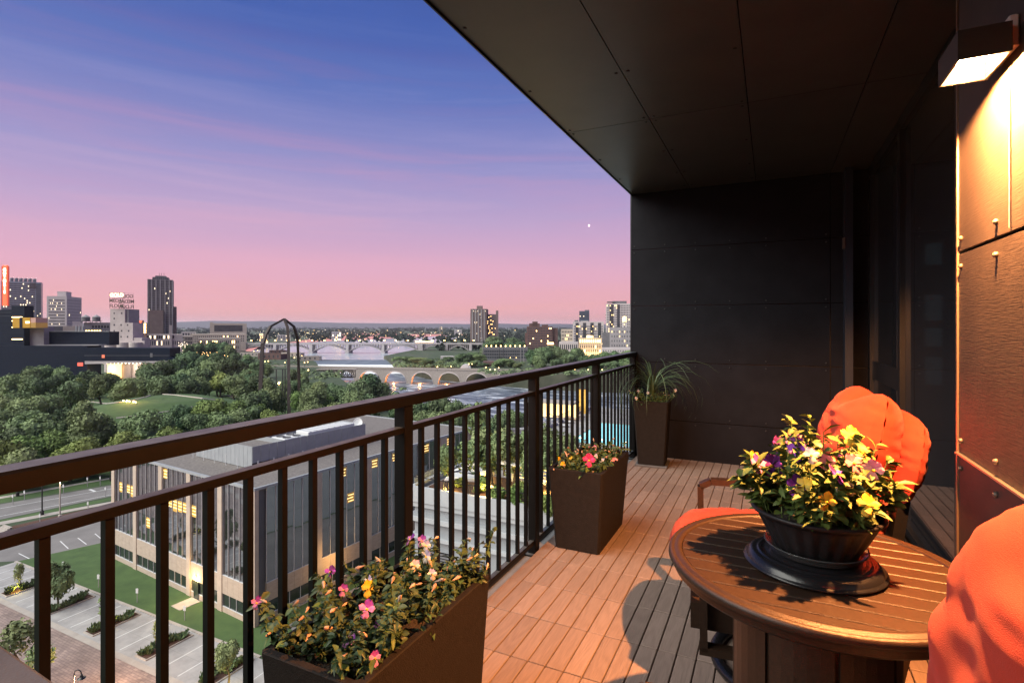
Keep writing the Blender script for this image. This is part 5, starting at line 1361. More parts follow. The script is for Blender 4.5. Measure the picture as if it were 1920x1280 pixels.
# vertical lit sign
sg = thing('theatre_sign', 'tall vertical orange lit sign reading GUTHRIE on the theatre roof', 'sign', tuple(at(TT + 6, (9.5 - 960) / 1000 * (TT + 6), (612 - 573) / 1000 * (TT + 6))), YAW)
kk = (TT + 6) / 1000
orange = M('sign_orange', (.8, .12, .05), rough=.5, emis=(1, .13, .04), estr=.75)
MB().cbox(-5.2 * kk, 5.2 * kk, -.3, .8, 0, 76 * kk, .5).build('board', orange, sg)
MB().box(-6.4 * kk, -5.25 * kk, -.1, .6, 0, 74 * kk).box(5.25 * kk, 6.4 * kk, -.1, .6, 0, 74 * kk).build('edge', M('sign_edge', (.4, .05, .03), rough=.5, emis=(1, .08, .04), estr=.25), sg)
for i, ch in enumerate('GUTHRIE'): text('letter', ch, 7.8 * kk, mt['gloww'], sg, (0, -.35, (68 - 6.9 * i) * kk - 1.2), (R(90), 0, 0), .08)

# ---- skyline, left
r, w, h, d = tower('glass_tower', 'blue grey glass tower with rounded crown bays behind the vertical sign', 2, 78, 528, 900, M('gtower', (.22, .25, .31), (.32, .35, .41), scale=.02, rough=.4), depth=26, rot=R(-6))
u = w / 76
for k in range(6):
    x = -w / 2 + u * (4 + 8.6 * k + 3)
    MB().lathe([(3.9 * u, h - .5), (3.9 * u, h + 8 * u), (3.2 * u, h + 9.5 * u)], 14, cx=x + 12 * u, cy=8).build('crown_bay', M('gbay%d' % k, (.12, .14, .18), rough=.3), r)
for k in range(7): MB().beam((-w/2 + u * (14.5 + 8.6 * k), 2, h), (-w/2 + u * (14.5 + 8.6 * k), 2, h + 10 * u), .7).build('fin', mt['pale'], r)
for k in range(7): MB().box(-w/2 + u * (14.2 + 8.6 * k), -w/2 + u * (15 + 8.6 * k), 1.4, 2.4, h + 10 * u, h + 10.8 * u).build('fin_light', mt['star0'], r)
block(r, 'side_bay', w / 2 - 10 * u, w / 2 + .2, -1, d * .8, 0, h - 3 * u, M('gside', (.10, .14, .18), rough=.3))
block(r, 'dark_bay', w / 2 - 22 * u, w / 2 - 10.1 * u, -1.2, 4, h - 16 * u, h - 2 * u, mt['darkwin'])
win_grid(r, -w / 2 + 1, w / 2 - 11 * u, 4, h - 2, 26, 30, .72, .62, -.1, .07, 5)
win_grid(r, w / 2 - 9.5 * u, w / 2 - .5, 4, h - 5 * u, 5, 30, .7, .6, -1.1, .08, 6)
r, w, h, d = tower('office_tower', 'pale grey office tower with a small rooftop box', 86, 127, 555, 700, mt['pale'], depth=40, rot=R(-24))
block(r, 'rooftop_box', -w * .1, w * .35, 6, 20, h, h + 6.5, mt['pale'])
win_grid(r, -w / 2 + 2, w / 2 - 2, 6, h - 3.5, 22, 17, .55, .5, -.1, .07, 9)
win_grid(r, 2, d - 2, 6, h - 3, 12, 17, .55, .5, 0, .02, 10, side=w / 2 + .1, mat=mt['grey'])
r, w, h, d = tower('low_block', 'plain beige low block in front of the pale office tower', 108, 160, 611, 560, mt['tanb'], depth=20)
block(r, 'upper_box', w * .04, w * .42, 1, 12, h, h + 5, mt['pale'])
r, w, h, d = tower('low_block', 'dark low roof beside the amber box of the theatre', 88, 118, 612, 480, mt['greyd'], depth=14)
r, w, h, d = tower('brick_warehouse', 'grey warehouse with lit windows carrying two water tanks', 157, 208, 604.5, 520, mt['grey'], depth=26)
win_grid(r, -w / 2 + 6, w / 2 - 1, h - 6, h - 2.2, 6, 1, .7, .7, -.1, 0, 3)
win_grid(r, -w / 2 + 1, w / 2 - 1, h - 11, h - 6.5, 9, 1, .6, .5, -.1, .75, 4, litmat=mt['glow'])
for i, (x0, x1) in enumerate(((154, 167.5), (174.5, 187))):
    o = thing('water_tank', 'dark wooden rooftop water tank with conical cap, %s one of two' % ('left' if i == 0 else 'right'), 'water tank', tuple(at(515, ((x0 + x1) / 2 - 960) * .515, (612 - 604) * .515)), YAW, 'rooftop water tanks')
    rr = (x1 - x0) / 2 * .515
    MB().lathe([(rr, 1.2), (rr, 8 * .62)], 18).build('drum', mt['greyd'], o); MB().lathe([(rr * 1.08, 4.97), (.05, 7.4)], 18).build('cap', mt['grey'], o)
    MB().box(-rr, rr, -rr, rr, .8, 1.19).build('stand', mt['steel'], o)
    for sx in (-.7, .7):
        for sy in (-.7, .7): MB().beam((sx * rr, sy * rr, -.6), (sx * rr, sy * rr, .8), .3).build('leg', mt['steel'], o)
# flour mill
TM = 430.0; km = TM / 1000
ml = thing('flour_mill', 'tall pale concrete flour mill with grain silos under the rooftop sign', 'mill', tuple(sp(222, TM)), YAW)
mx = lambda x: (x - 222) * km
mz = lambda y: (612 - y) * km - GZ
MB().box(mx(206.5), mx(234), 0, 14, 0, mz(579)).build('tower', mt['mill'], ml); MB().box(mx(234), mx(238.5), 1.5, 14, 0, mz(579.5)).build('stair_shaft', mt['grey'], ml)
MB().box(mx(235), mx(250), -.5, 12, 0, mz(605)).build('annex', mt['mill'], ml); MB().box(mx(206), mx(275), -2.5, -.6, mz(645), mz(638.5)).build('base_block', mt['mill'], ml)
MB().box(mx(250), mx(266), 0, 10, 0, mz(633)).build('annex', mt['mill'], ml)
for i in range(3): MB().lathe([(4.6, 0), (4.6, mz(641.5))], 20, cx=mx(217) + 9.6 * i, cy=-4.4).build('silo', mt['mill'], ml)
for x, y in ((213, 587), (227, 587), (213, 597), (213, 609), (213, 620), (227, 620), (213, 631), (226, 631), (239, 609), (239, 631), (241, 620), (226, 609)):
    MB().box(mx(x), mx(x) + .95, -.62 if x > 235 else -.1, (-.5 if x > 235 else 0), mz(y + 1.6), mz(y - 1.4)).build('window', mt['darkwin'], ml)
ms = thing('rooftop_sign', 'steel letters reading GOLD MEDAL FLOUR on the mill roof, top word lit orange', 'sign', tuple(at(TM - 1, (221 - 960) / 1000 * (TM - 1), 0)), YAW)
sm_d = M('sign_dark', (.05, .04, .04), rough=.6); sm_g = M('sign_gold', (.07, .05, .035), rough=.6)
fh = 3.9
for i, (wd_, m_, y) in enumerate((('GOLD', mt['glow'], 556.5), ('MEDAL', sm_g, 566.5), ('FLOUR', sm_g, 576.5))):
    text('word', wd_, fh, m_, ms, (0, -1.2, (612 - y) * km), (R(90), 0, 0), .12, sx=1.0 if i == 0 else .98)
    text('word_rear', wd_, fh, sm_d, ms, (3.4, 5.0, (612 - y) * km - .5), (R(90), 0, R(180)), .12)
fm_ = MB()
for x in (-6, -2, 2, 6):
    fm_.beam((x, -.8, (612 - 579) * km), (x, -.8, (612 - 548.5) * km), .08); fm_.beam((x + 3.2, 4.6, (612 - 579) * km), (x + 3.2, 4.6, (612 - 549) * km), .08)
for y in (549, 558.5, 568.5, 578): fm_.beam((-6.5, -.8, (612 - y) * km), (6.5, -.8, (612 - y) * km), .07); fm_.beam((-3, 4.6, (612 - y) * km), (9.8, 4.6, (612 - y) * km), .07)
fm_.build('frame', mt['steel'], ms)
for i, (x0, x1, y0, y1, lab) in enumerate(((258.5, 268.5, 600.5, 616, 'small red lit sign beside the pale mill'), (268.8, 275, 605, 626, 'yellow lit vertical sign beside the red one'))):
    o = thing('lit_sign', lab, 'sign', tuple(at(470, ((x0 + x1) / 2 - 960) * .47, (612 - y1) * .47)), YAW, None)
    w_ = (x1 - x0) * .47; h_ = (y1 - y0) * .47
    MB().box(-w_ / 2, w_ / 2, 0, 1, -4, h_).build('board', mt['brickd'], o)
    if i == 0: MB().box(-.6, .6, -.15, 0, h_ * .25, h_ * .9).box(-1.9, 1.2, -.15, 0, h_ * .82, h_ * .95).build('strip', M('redneon', (1, .1, .05), emis=(1, .12, .05), estr=2.2), o)
    else:
        for k in range(7): MB().box(-w_ * .3, w_ * .3, -.15, 0, h_ * (.08 + .13 * k), h_ * (.16 + .13 * k)).build('panel', mt['glow'], o)
# stepped dark tower
r, w, h, d = tower('stepped_tower', 'tall dark stepped residential tower with antennas right of the mill', 276.5, 324.5, 524, 640, mt['greyd'], depth=28, rot=R(-3))
u = w / 48
block(r, 'upper_step', -w / 2 + 9 * u, w / 2 - 8 * u, 2, 26, h, h + 5.5 * u, mt['greyd']); block(r, 'top_step', -w / 2 + 14 * u, w / 2 - 13 * u, 4, 24, h + 5.5 * u, h + 9 * u, mt['greyd'])
for x in (-3, 1, 6): MB().beam((x * u, 12, h + 9 * u), (x * u, 12, h + 17 * u), .35).build('antenna', mt['steel'], r)
block(r, 'wing', w / 2, w / 2 + 6 * u, 4, 24, 0, h - 60 * u, mt['brown']); block(r, 'low_front', -w / 2 + 4 * u, w / 2 - 18 * u, -4, 0, 0, h - 69 * u, mt['brown'])
for x in (-24, -17, -9, -1, 8, 16, 22): MB().box(x * u, x * u + 1.1, -.5, -.05, 2, h).build('rib', mt['grey'], r)
win_grid(r, -w / 2 + 1, w / 2 - 1, 6, h - 1, 17, 30, .6, .62, -.12, .045, 31)
win_grid(r, -w / 2 + 10 * u, w / 2 - 9 * u, h + .5, h + 5 * u, 8, 2, .6, .6, 1.9, 0, 32)
# mill district
r, w, h, d = tower('mill_building', 'long pale stone mill building with small windows under the stepped tower', 273, 342, 627, 480, mt['mill'], depth=22)
win_grid(r, -w / 2 + 1, w / 2 - 1, 3, h - 4, 15, 3, .4, .5, -.1, .16, 41, litmat=mt['litw']); win_grid(r, -w / 2 + 1, w / 2 - 6, h - 4, h - .6, 12, 1, .8, .8, -.12, .25, 42)
MB().box(mx(316) - mx(307), mx(321) - mx(307), -1.2, 2, 0, mz(609)).build('chimney_shaft', mt['mill'], r)
r, w, h, d = tower('riverside_building', 'large pale building with one long dark window band left of the bridge', 394, 463, 606, 900, mt['tanb'], depth=50)
u = w / 69
block(r, 'window_band', -w / 2 + 8 * u, w / 2 - 8 * u, -.3, -.05, h - 17 * u, h - 4 * u, mt['darkwin']); block(r, 'roof_corner', -w / 2, -w / 2 + 6 * u, 1, 12, h, h + 2 * u, mt['tanb'])
r, w, h, d = tower('mill_block', 'low tan mill block with a row of lit windows before the riverside building', 358, 462, 626, 780, mt['tanb'], depth=40)
win_grid(r, -w / 2 + 2, w / 2 - 2, h - 12, h - 2, 26, 3, .45, .5, -.1, .12, 51, litmat=mt['glow'])
r, w, h, d = tower('mill_block', 'lower tan mill block standing at the head of the long bridge', 372, 452, 634, 740, mt['tanb'], depth=20)
win_grid(r, -w / 2 + 2, w / 2 - 2, 3, h - 1.5, 20, 2, .4, .5, -.1, .22, 52, litmat=mt['glow'])
for i, (x0, x1, yt, t) in enumerate(((340, 368, 622, 900), (344, 362, 630, 700), (486, 494, 624, 1000), (498, 503, 623, 1040), (622, 640, 622, 1250), (824, 830, 612, 3000), (852, 866, 618, 1800), (742, 760, 628, 1600), (520, 545, 628, 1300))):
    r, w, h, d = tower('far_building', ['small pale block at the edge of the mill district', 'low grey block beside the street lights of the mill district', 'slim building lit yellow behind the left leg of the arch', 'narrow lit block between the arch legs', 'pale lit block among trees beyond the long bridge', 'tiny pale tower breaking the far horizon', 'pale far block left of the twin towers', 'low far block over the middle of the long bridge', 'low far block behind the arch'][i], x0, x1, yt, t, mt['tanb'] if i % 2 else mt['pale'], depth=25)
    win_grid(r, -w / 2 + 1, w / 2 - 1, 3, h - 1, 5, 4, .5, .6, -.15, .45 if i in (2, 3, 4) else .15, 60 + i, litmat=mt['glow'] if i in (2, 3, 4) else None)

# ---- skyline, right
r, w, h, d = tower('twin_tower', 'taller brown tower of the pair standing across the river', 882, 912, 579, 1000, mt['brown'], depth=30, rot=R(-8))
u = w / 30
block(r, 'cap', -4 * u, 6 * u, 6, 16, h, h + 6 * u, mt['brown']); block(r, 'side_step', -w / 2 - .3, -w / 2 + 4 * u, -.6, 20, 0, h - 8 * u, mt['brown'])
for k in range(5): block(r, 'rib', -w / 2 + (3 + 5.6 * k) * u, -w / 2 + (4.6 + 5.6 * k) * u, -.8, -.05, 0, h - 1, mt['grey'])
win_grid(r, -w / 2 + 1, w / 2 - 1, 5, h - 1, 14, 30, .55, .5, -.14, .06, 71)
r, w, h, d = tower('twin_tower', 'shorter brown tower of the pair with a slim shaft at its side', 913, 930, 589, 1010, mt['brown'], depth=24)
block(r, 'shaft', w / 2, w / 2 + 4.5, 0, 12, 0, h + 7, mt['brown']); win_grid(r, -w / 2 + .5, w / 2 - .5, 5, h - 1, 8, 28, .55, .5, -.14, .12, 72, litmat=mt['glow'])
r, w, h, d = tower('brick_apartments', 'stepped dark red apartment block near the right bank', 988, 1036, 612, 760, mt['brickd'], depth=30)
u = w / 48
for x0, x1, hh in ((4, 24, 6), (10, 20, 9.5), (28, 40, 3.5)): block(r, 'step', -w / 2 + x0 * u, -w / 2 + x1 * u, 2, 22, h, h + hh * u, mt['brickd'])
block(r, 'wing', w / 2, w / 2 + 10 * u, 4, 22, 0, h - 3 * u, mt['brickd']); block(r, 'wing', -w / 2 - 4 * u, -w / 2, 3, 20, 0, h - 12 * u, mt['brickd'])
win_grid(r, -w / 2 + 1, w / 2 - 1, 3, h - 1, 15, 9, .5, .45, -.12, .07, 73, litmat=mt['glow'])
r, w, h, d = tower('condominium', 'wide white and black condominium block left of the tall white tower', 1074, 1132, 603, 620, mt['pale'], depth=26)
u = w / 58
for k in range(4): block(r, 'dark_bay', -w / 2 + (5 + 14 * k) * u, -w / 2 + (11 + 14 * k) * u, -.3, -.05, 0, h - 2 * u, mt['darkwin'])
block(r, 'roof_box', -w / 2 + 3 * u, -w / 2 + 10 * u, 2, 10, h, h + 3 * u, mt['greyd'])
win_grid(r, -w / 2 + 1, w / 2 - 1, 3, h - 4, 22, 12, .55, .5, -.4, .12, 74, litmat=mt['lit'])
r, w, h, d = tower('dark_glass_tower', 'small dark blue glass tower rising behind the condominium block', 1086, 1105, 583, 760, M('dblue', (.05, .075, .11), (.08, .11, .15), scale=.1, rough=.3), depth=16)
win_grid(r, -w / 2 + .5, w / 2 - .5, h - 12, h - 1, 8, 6, .7, .6, -.1, .05, 75); block(r, 'step', w * .05, w / 2, 2, 10, h, h + 1.6, mt['greyd'])
block(r, 'white_base', -w / 2 + 2, w / 2 - 1, -.4, -.05, 0, h - 14, mt['pale'])
r, w, h, d = tower('white_tower', 'tall white and grey residential tower next to the balcony end wall', 1136, 1182, 569, 600, mt['pale'], depth=26)
u = w / 46
block(r, 'roof_crown', -w / 2 + 12 * u, w / 2 - 7 * u, 3, 20, h, h + 5 * u, mt['greyd']); block(r, 'roof_canopy', -w / 2 + 2 * u, -w / 2 + 15 * u, -1, 12, h + 2.2 * u, h + 4 * u, mt['greyd'])
for x0, x1 in ((7, 14), (21, 26)): block(r, 'dark_bay', -w / 2 + x0 * u, -w / 2 + x1 * u, -.3, -.05, 0, h - 1, mt['darkwin'])
win_grid(r, -w / 2 + .6, w / 2 - .6, 3, h - 1, 15, 22, .5, .5, -.4, .16, 76, litmat=mt['lit'])
for k in range(9): MB().box(-w / 2 - .8, -w / 2, .5, 8, h - 22 * u - k * 3.2, h - 22 * u - k * 3.2 + .5).build('balcony', mt['greyd'], r)
# cream floodlit building
r, w, h, d = tower('floodlit_building', 'cream floodlit building with an arched crest and rows of tall windows', 1085, 1128, 634, 520, mt['tanb'], depth=18)
u = w / 43; cream = M('cream', (.50, .42, .32), (.58, .48, .36), scale=.3, rough=.8)
MB().lathe([(6.6 * u, h), (6.6 * u, h + 4.0 * u), (5.6 * u, h + 5.0 * u)], 20, cx=-w / 2 + 21 * u, cy=7).build('crest', mt['lit'], r)
block(r, 'cornice', -w / 2 - .4, w / 2 + .4, -.5, -.02, h - 1.1, h + .3, cream)
for k in range(11): block(r, 'pilaster', -w / 2 + (.3 + 4.1 * k) * u, -w / 2 + (1.9 + 4.1 * k) * u, -.35, -.02, 0, h - 1.2, cream)
win_grid(r, -w / 2 + .5, w / 2 - .5, 2, h - 2, 10, 5, .4, .6, -.08, .08, 77)
for k in range(10): MB().box(-w / 2 + (2.3 + 4.1 * k) * u, -w / 2 + (4.0 + 4.1 * k) * u, -.2, -.1, h - 4.2, h - 1.3).build('lit_arch', mt['glow'], r)
for k in range(5): lamp('floodlight', 'POINT', (-w / 2 + (2 + 9.6 * k) * u, -4.5, 4), 5200, (1, .62, .25), .5, r)
r, w, h, d = tower('grey_building', 'grey stone building with scattered lit windows beside the end wall', 1143, 1190, 613.5, 500, mt['grey'], depth=18)
win_grid(r, -w / 2 + 1, w / 2 - 1, 3, h - 2, 9, 7, .28, .4, -.1, .16, 78, litmat=mt['lit']); block(r, 'side_wing', -w / 2 - 7, -w / 2, 1, 14, 0, h - 5, mt['greyd'])
lt = thing('lit_turret', 'small cream lit water tower turret above the grey building', 'turret', tuple(at(515, (1171 - 960) * .515, -1.0)), YAW)
for sx in (-1, 1):
    for sy in (-1, 1): MB().beam((sx * 1.6, sy * 1.6, 0), (sx * 1.4, sy * 1.4, 5.5), .4).build('leg', mt['white'], lt)
MB().lathe([(2.0, 5.5), (2.2, 7), (2.2, 9.5), (.3, 11)], 14).build('drum', mt['lit'], lt)
r, w, h, d = tower('pink_apartments', 'pinkish mid rise apartments left of the condominium block', 1052, 1074, 617, 640, mt['tanb'], depth=18)
win_grid(r, -w / 2 + .5, w / 2 - .5, 2, h - 1, 7, 7, .5, .5, -.1, .15, 79, litmat=mt['lit'])
r, w, h, d = tower('low_white_block', 'low white block with dark windows above the trees on the right bank', 1048, 1084, 641, 560, mt['pale'], depth=14)
win_grid(r, -w / 2 + .5, w / 2 - .5, 2, h - 1, 9, 2, .5, .6, -.1, .1, 80)
r, w, h, d = tower('low_white_block', 'low pale block with small square windows before the grey building', 1128, 1190, 652.5, 470, mt['pale'], depth=14)
win_grid(r, -w / 2 + .5, w / 2 - .5, h - 6, h - 1.2, 13, 2, .35, .45, -.1, .12, 81)
r, w, h, d = tower('lit_pavilion', 'small pavilion with a yellow lit sign under the red apartments', 1026, 1038, 641, 600, mt['brown'], depth=10)
block(r, 'sign_band', -w / 2, w / 2, -.3, -.05, h - 2.6, h - .6, mt['glow'])
r, w, h, d = tower('power_station', 'long low dark industrial shed on the far bank', 906, 990, 652, 560, mt['greyd'], depth=20, zb=GZ)
win_grid(r, -w / 2 + 1, w / 2 - 1, 2, h - 2, 24, 3, .75, .6, -.1, .0, 82)
win_grid(r, -w / 2 + 1, w / 2 - 1, h + 1, h + 3, 9, 1, .2, .7, -.1, 1, 83, litmat=mt['glow'])
r, w, h, d = tower('lock_house', 'low dark brick lock building between trees on the far bank', 906, 926, 678, 480, mt['brickd'], depth=12)
r, w, h, d = tower('lock_house', 'low pale lock building with a row of posts on the island', 826, 853, 668, 590, mt['pale'], depth=10)
# pylons beside the sheds
for i, (x, yt) in enumerate(((904, 632), (976, 650), (982, 650), (937, 625), (944, 626), (999, 650), (1005, 650))):
    p = sp(x, 520); hh = (612 - yt) * .52 - GZ
    o = thing('steel_pole', 'thin steel power pole on the far bank, %s' % (ORD[sorted([904, 976, 982, 937, 944, 999, 1005]).index(x)]), 'pole', tuple(p), YAW, 'power poles on the far bank')
    MB().beam((0, 0, 0), (0, 0, hh), .45).build('mast', mt['grey'] if i < 3 else mt['steel'], o); MB().beam((-2, 0, hh - 2), (2, 0, hh - 2), .3).build('crossarm', mt['steel'], o)

# ================================================================== bridges
sb = thing('stone_arch_bridge', 'long pale stone bridge with round arches lit orange inside', 'bridge', tuple(at(450, -120, GZ - 1.7)), YAW)
Bl = lambda x, y, z: (x, y, z)
zt = 2.2; zwat = Zw - GZ
def bridge_pt(s):
    """s metres along from the left abutment: slight bend so the left end lies farther off"""
    return s - 128.0, 42 - .26 * s + .00013 * s * s
spans = []; s_ = 44.0
for k in range(13): spans.append((s_, s_ + 19.5)); s_ += 23.6
spans = [(2, 11), (18, 29)] + spans
W_ = 8.5
def bseg(name, s0, s1, prof_lo, ztop, mat, off=0.0):
    """slice of the bridge between two stations with a given underside"""
    n = len(prof_lo) - 1; b = MB()
    f, bk = [], []
    for i in range(n + 1):
        s = s0 + (s1 - s0) * i / n; x, y = bridge_pt(s)
        f.append([(x, y, prof_lo[i]), (x, y, ztop)]); bk.append([(x, y + W_, prof_lo[i]), (x, y + W_, ztop)])
    vs = []; 
    for i in range(n + 1): vs += f[i] + bk[i]
    fs = []
    for i in range(n):
        a = 4 * i; c = a + 4
        fs += [(a, c, c + 1, a + 1), (a + 2, a + 3, c + 3, c + 2), (a + 1, c + 1, c + 3, a + 3), (a, a + 2, c + 2, c)]
    fs += [(0, 1, 3, 2), (4 * n, 4 * n + 2, 4 * n + 3, 4 * n + 1)]
    return b.add(vs, fs).build(name, mat, sb)
prev = -30.0
for i, (s0, s1) in enumerate(spans):
    zs_ = -9.8 if i > 1 else -3.0
    rr = (s1 - s0) / 2; rise = min(rr, 8.6 if i > 1 else 4)
    prof = [zs_ + rise * math.sqrt(max(0, 1 - (2 * j / 16 - 1) ** 2)) for j in range(17)]
    bseg('pier', prev, s0, [zwat - 1, zwat - 1], 1.2, mt['stone']); bseg('arch', s0, s1, prof, 1.2, mt['stone']); prev = s1
    # ring of arch stones standing proud of the face
    ring = MB(); xs = []
    for j in range(17):
        s = s0 + (s1 - s0) * j / 16; x, y = bridge_pt(s); xs.append((x, y, prof[j]))
    ring.loft([[(x, y - .25, z), (x, y - .02, z), (x, y - .02, z + 1.0), (x, y - .25, z + 1.0)] for x, y, z in xs], caps=True); ring.build('arch_ring', mt['mill'], sb)
    if 2 <= i <= 8:
        x, y = bridge_pt(s0 + 3.2); lamp('arch_light', 'POINT', (x + 4.0, y + 3.5, -9.0), 5200, (1, .36, .10), .4, sb)
bseg('pier', prev, prev + 120, [zwat - 1, zwat - 1], 1.2, mt['stone'])
pa_ = MB(); sts = [bridge_pt(-30 + 6 * k) for k in range(84)]
pa_.loft([[(x, y - .35, 1.2), (x, y - .35, zt), (x, y + .15, zt), (x, y + .15, 1.2)] for x, y in sts], caps=True); pa_.loft([[(x, y + W_ - .15, 1.2), (x, y + W_ - .15, zt), (x, y + W_ + .35, zt), (x, y + W_ + .35, 1.2)] for x, y in sts], caps=True)
pa_.build('parapet', mt['stone'], sb)
# truss span left of the arches, its lower track beside it
tz_ = thing('truss_span', 'dark red iron truss span left of the stone arches', 'bridge', tuple(at(430, -141, GZ)), YAW)
m = MB(); Lt = 26.0
for y in (0, 6):
    m.beam((-Lt/2, y, .8), (Lt/2, y, .8), .7); m.beam((-Lt/2, y, -5.2), (Lt/2, y, -5.2), .7)
    for k in range(9): m.beam((-Lt/2 + Lt/8*k, y, -5.2), (-Lt/2 + Lt/8*k, y, .8), .35)
    for k in range(8):
        m.beam((-Lt/2 + Lt/8*k, y, -5.2), (-Lt/2 + Lt/8*(k+1), y, .8), .3); m.beam((-Lt/2 + Lt/8*k, y, .8), (-Lt/2 + Lt/8*(k+1), y, -5.2), .3)
m.build('truss', mt['rust'], tz_); MB().box(-Lt/2 - 4, Lt/2 + 2, -.5, 6.5, 1.15, 1.7).build('deck', mt['stone'], tz_)
MB().beam((-14, -4, -7.0), (16, -16, -11), 1.4, .8).build('lower_track', mt['rust'], tz_)

cb = thing('concrete_arch_bridge', 'long grey open spandrel arch bridge with globe lamps across the upper river', 'bridge', tuple(at(800, -160, 0)), YAW)
kc = .8
cx_ = lambda x: (x - 760) * kc
zd = (612 - 644) * kc
piers = [445, 515, 583, 651, 718, 788, 837, 882]
mt['bconc'] = M('bconc', (.38, .35, .35), (.48, .45, .45), scale=.08, rough=.85)
MB().box(cx_(400), cx_(905), 0, 16, zd - 1.6, zd).build('deck', mt['bconc'], cb)
rl2 = MB().box(cx_(400), cx_(905), -.5, -.1, zd + .9, zd + 1.3)
for k in range(170): rl2.box(cx_(400) + k * 2.38, cx_(400) + k * 2.38 + .5, -.45, -.15, zd, zd + .9)
rl2.build('parapet', mt['bconc'], cb)
for i, x in enumerate(piers):
    wp = 4.2 if i not in (0, 5) else 7.5
    MB().box(cx_(x) - wp / 2, cx_(x) + wp / 2, -.8, 17, Zu - 3, zd - (1.62 if i not in (0, 5) else .3)).build('pier', mt['bconc'], cb)
    MB().box(cx_(x) - wp / 2 - 1, cx_(x) + wp / 2 + 1, -2, 18, Zu - 4, Zu + 2.5).build('footing', mt['bconc'], cb)
for a, c in zip(piers[:-1], piers[1:]):
    xa, xb = cx_(a) + 2.2, cx_(c) - 2.2; zs2 = Zu + 3.5; rise = (zd - 2.6) - zs2
    arc = lambda f: zs2 + rise * (1 - (2 * f - 1) ** 2)
    for y in (1, 12.5):
        b = MB()
        b.loft([[(xa + (xb - xa) * j / 18, y, arc(j / 18) - 1.3), (xa + (xb - xa) * j / 18, y + 2.5, arc(j / 18) - 1.3), (xa + (xb - xa) * j / 18, y + 2.5, arc(j / 18)), (xa + (xb - xa) * j / 18, y, arc(j / 18))] for j in range(19)], caps=True)
        b.build('arch_rib', mt['bconc'], cb)
        s = MB()
        for j in range(1, 12):
            f = j / 12; z = arc(f)
            if zd - 1.6 - z > .6: s.box(xa + (xb - xa) * f - .4, xa + (xb - xa) * f + .4, y + .4, y + 2.1, z - .2, zd - 1.62)
        s.build('spandrel_columns', mt['bconc'], cb)
gl = MB().lathe([(.001, 0), (.55, .35), (.62, .75), (.4, 1.2), (.001, 1.3)], 8).mesh('globe', mt['glow'])
pol = MB().box(-.12, .12, -.12, .12, 0, 4.2).mesh('pole', mt['steel'])
xs_ = [421, 446, 471, 516, 538, 561, 585, 608, 629, 651, 674, 696, 720, 742, 765, 788, 811, 833, 853, 871, 888]
for i, x in enumerate(xs_):
    wh = 'above pier %s' % 'abc'[0] if False else ''
    n_ = ('first second third fourth fifth sixth seventh eighth ninth tenth eleventh twelfth thirteenth fourteenth fifteenth sixteenth seventeenth eighteenth nineteenth twentieth').split()
    lab = '%s globe lamp from the left end of the long arch bridge' % n_[i] if i < 11 else ('%s globe lamp from the right end of the long arch bridge' % n_[len(xs_) - 1 - i])
    o = thing('bridge_lamp', lab, 'street lamp', tuple(at(800, (x - 960) * kc, zd)), YAW, 'lamps along the long arch bridge')
    place(pol, 'pole', o, (0, .3, 0)); place(gl, 'globe', o, (-.55, .3, 3.9), (0, 0, 0), (1.1, 1.1, 1.1)); place(gl, 'globe', o, (.75, .3, 3.9), (0, 0, 0), (1.1, 1.1, 1.1))
tram = thing('tram', 'lit tram crossing the long bridge over its right half', 'tram', tuple(at(806, (795 - 960) * .806, zd)), YAW)
MB().cbox(-14, 14, 3, 6, .6, 3.6, .2).build('body', mt['whitemetal'], tram); MB().box(-13.5, 13.5, 2.93, 2.99, 1.8, 3.0).build('windows', mt['glow'], tram)
vn = thing('box_truck', 'white box truck on the long bridge left of the tram', 'truck', tuple(at(804, (745 - 960) * .804, zd)), YAW)
MB().cbox(-3.2, 2.6, 3, 5.4, .9, 3.8, .1).build('cargo_box', mt['white'], vn); MB().cbox(2.7, 4.6, 3.1, 5.3, .7, 2.8, .2).build('cab', mt['white'], vn)
for x in (-2, 3.4): MB().lathe([(.5, -.15), (.5, .15)], 12).build('wheel', mt['black'], vn, loc=(x, 3.05, .5), rot=(R(90), 0, 0))

# ---- tall rusty three legged arch in the park
ta = thing('arch_sculpture', 'very tall rusty three legged steel arch rising over the park trees', 'sculpture', tuple(sp(533, 222)), YAW)
S = lambda x, y, t: tuple(Matrix.Rotation(-YAW, 4, 'Z') @ (V3(x, y, t) - Vector(sp(533, 222))))
apex = S(533, 598, 230)
def leg(pts, w0, w1):
    b = MB()
    for i in range(len(pts) - 1):
        f = i / (len(pts) - 1); w = w0 + (w1 - w0) * f
        b.beam(pts[i], pts[i + 1], w * 1.02 ** i, w * .9 * 1.02 ** i)
    b.build('leg', mt['rust'], ta)
leg([S(485, 790, 215), S(490, 690, 220), S(492.5, 645, 222), S(498, 628, 224), S(507, 612, 227), apex], 1.4, .7)
leg([S(542, 800, 207), S(541.5, 720, 213), S(540.8, 640, 222), S(539, 613, 227), apex], 1.3, .7)
leg([S(562, 755, 245), S(560, 690, 242), S(558, 634, 238), S(551, 612, 234), apex], 1.15, .7)
for i, (x, yt, yb) in enumerate(((518, 692, 760), (530, 692, 775), (534.5, 692, 775))):
    p = gp(x, yb, GZ); t_ = 36000 / (yb - 612); hh = (612 - yt) * t_ / 1000 + 36
    o = thing('lamp_post', 'tall thin black park lamp post behind the rusty arch, %s of three' % ['left', 'middle', 'right'][i], 'lamp post', tuple(p), YAW, 'tall park lamp posts')
    MB().beam((0, 0, 0), (0, 0, hh), .34).build('pole', mt['steel'], o); MB().beam((-1.4, 0, hh), (1.6, 0, hh), .3, .25).build('arm', mt['steel'], o)
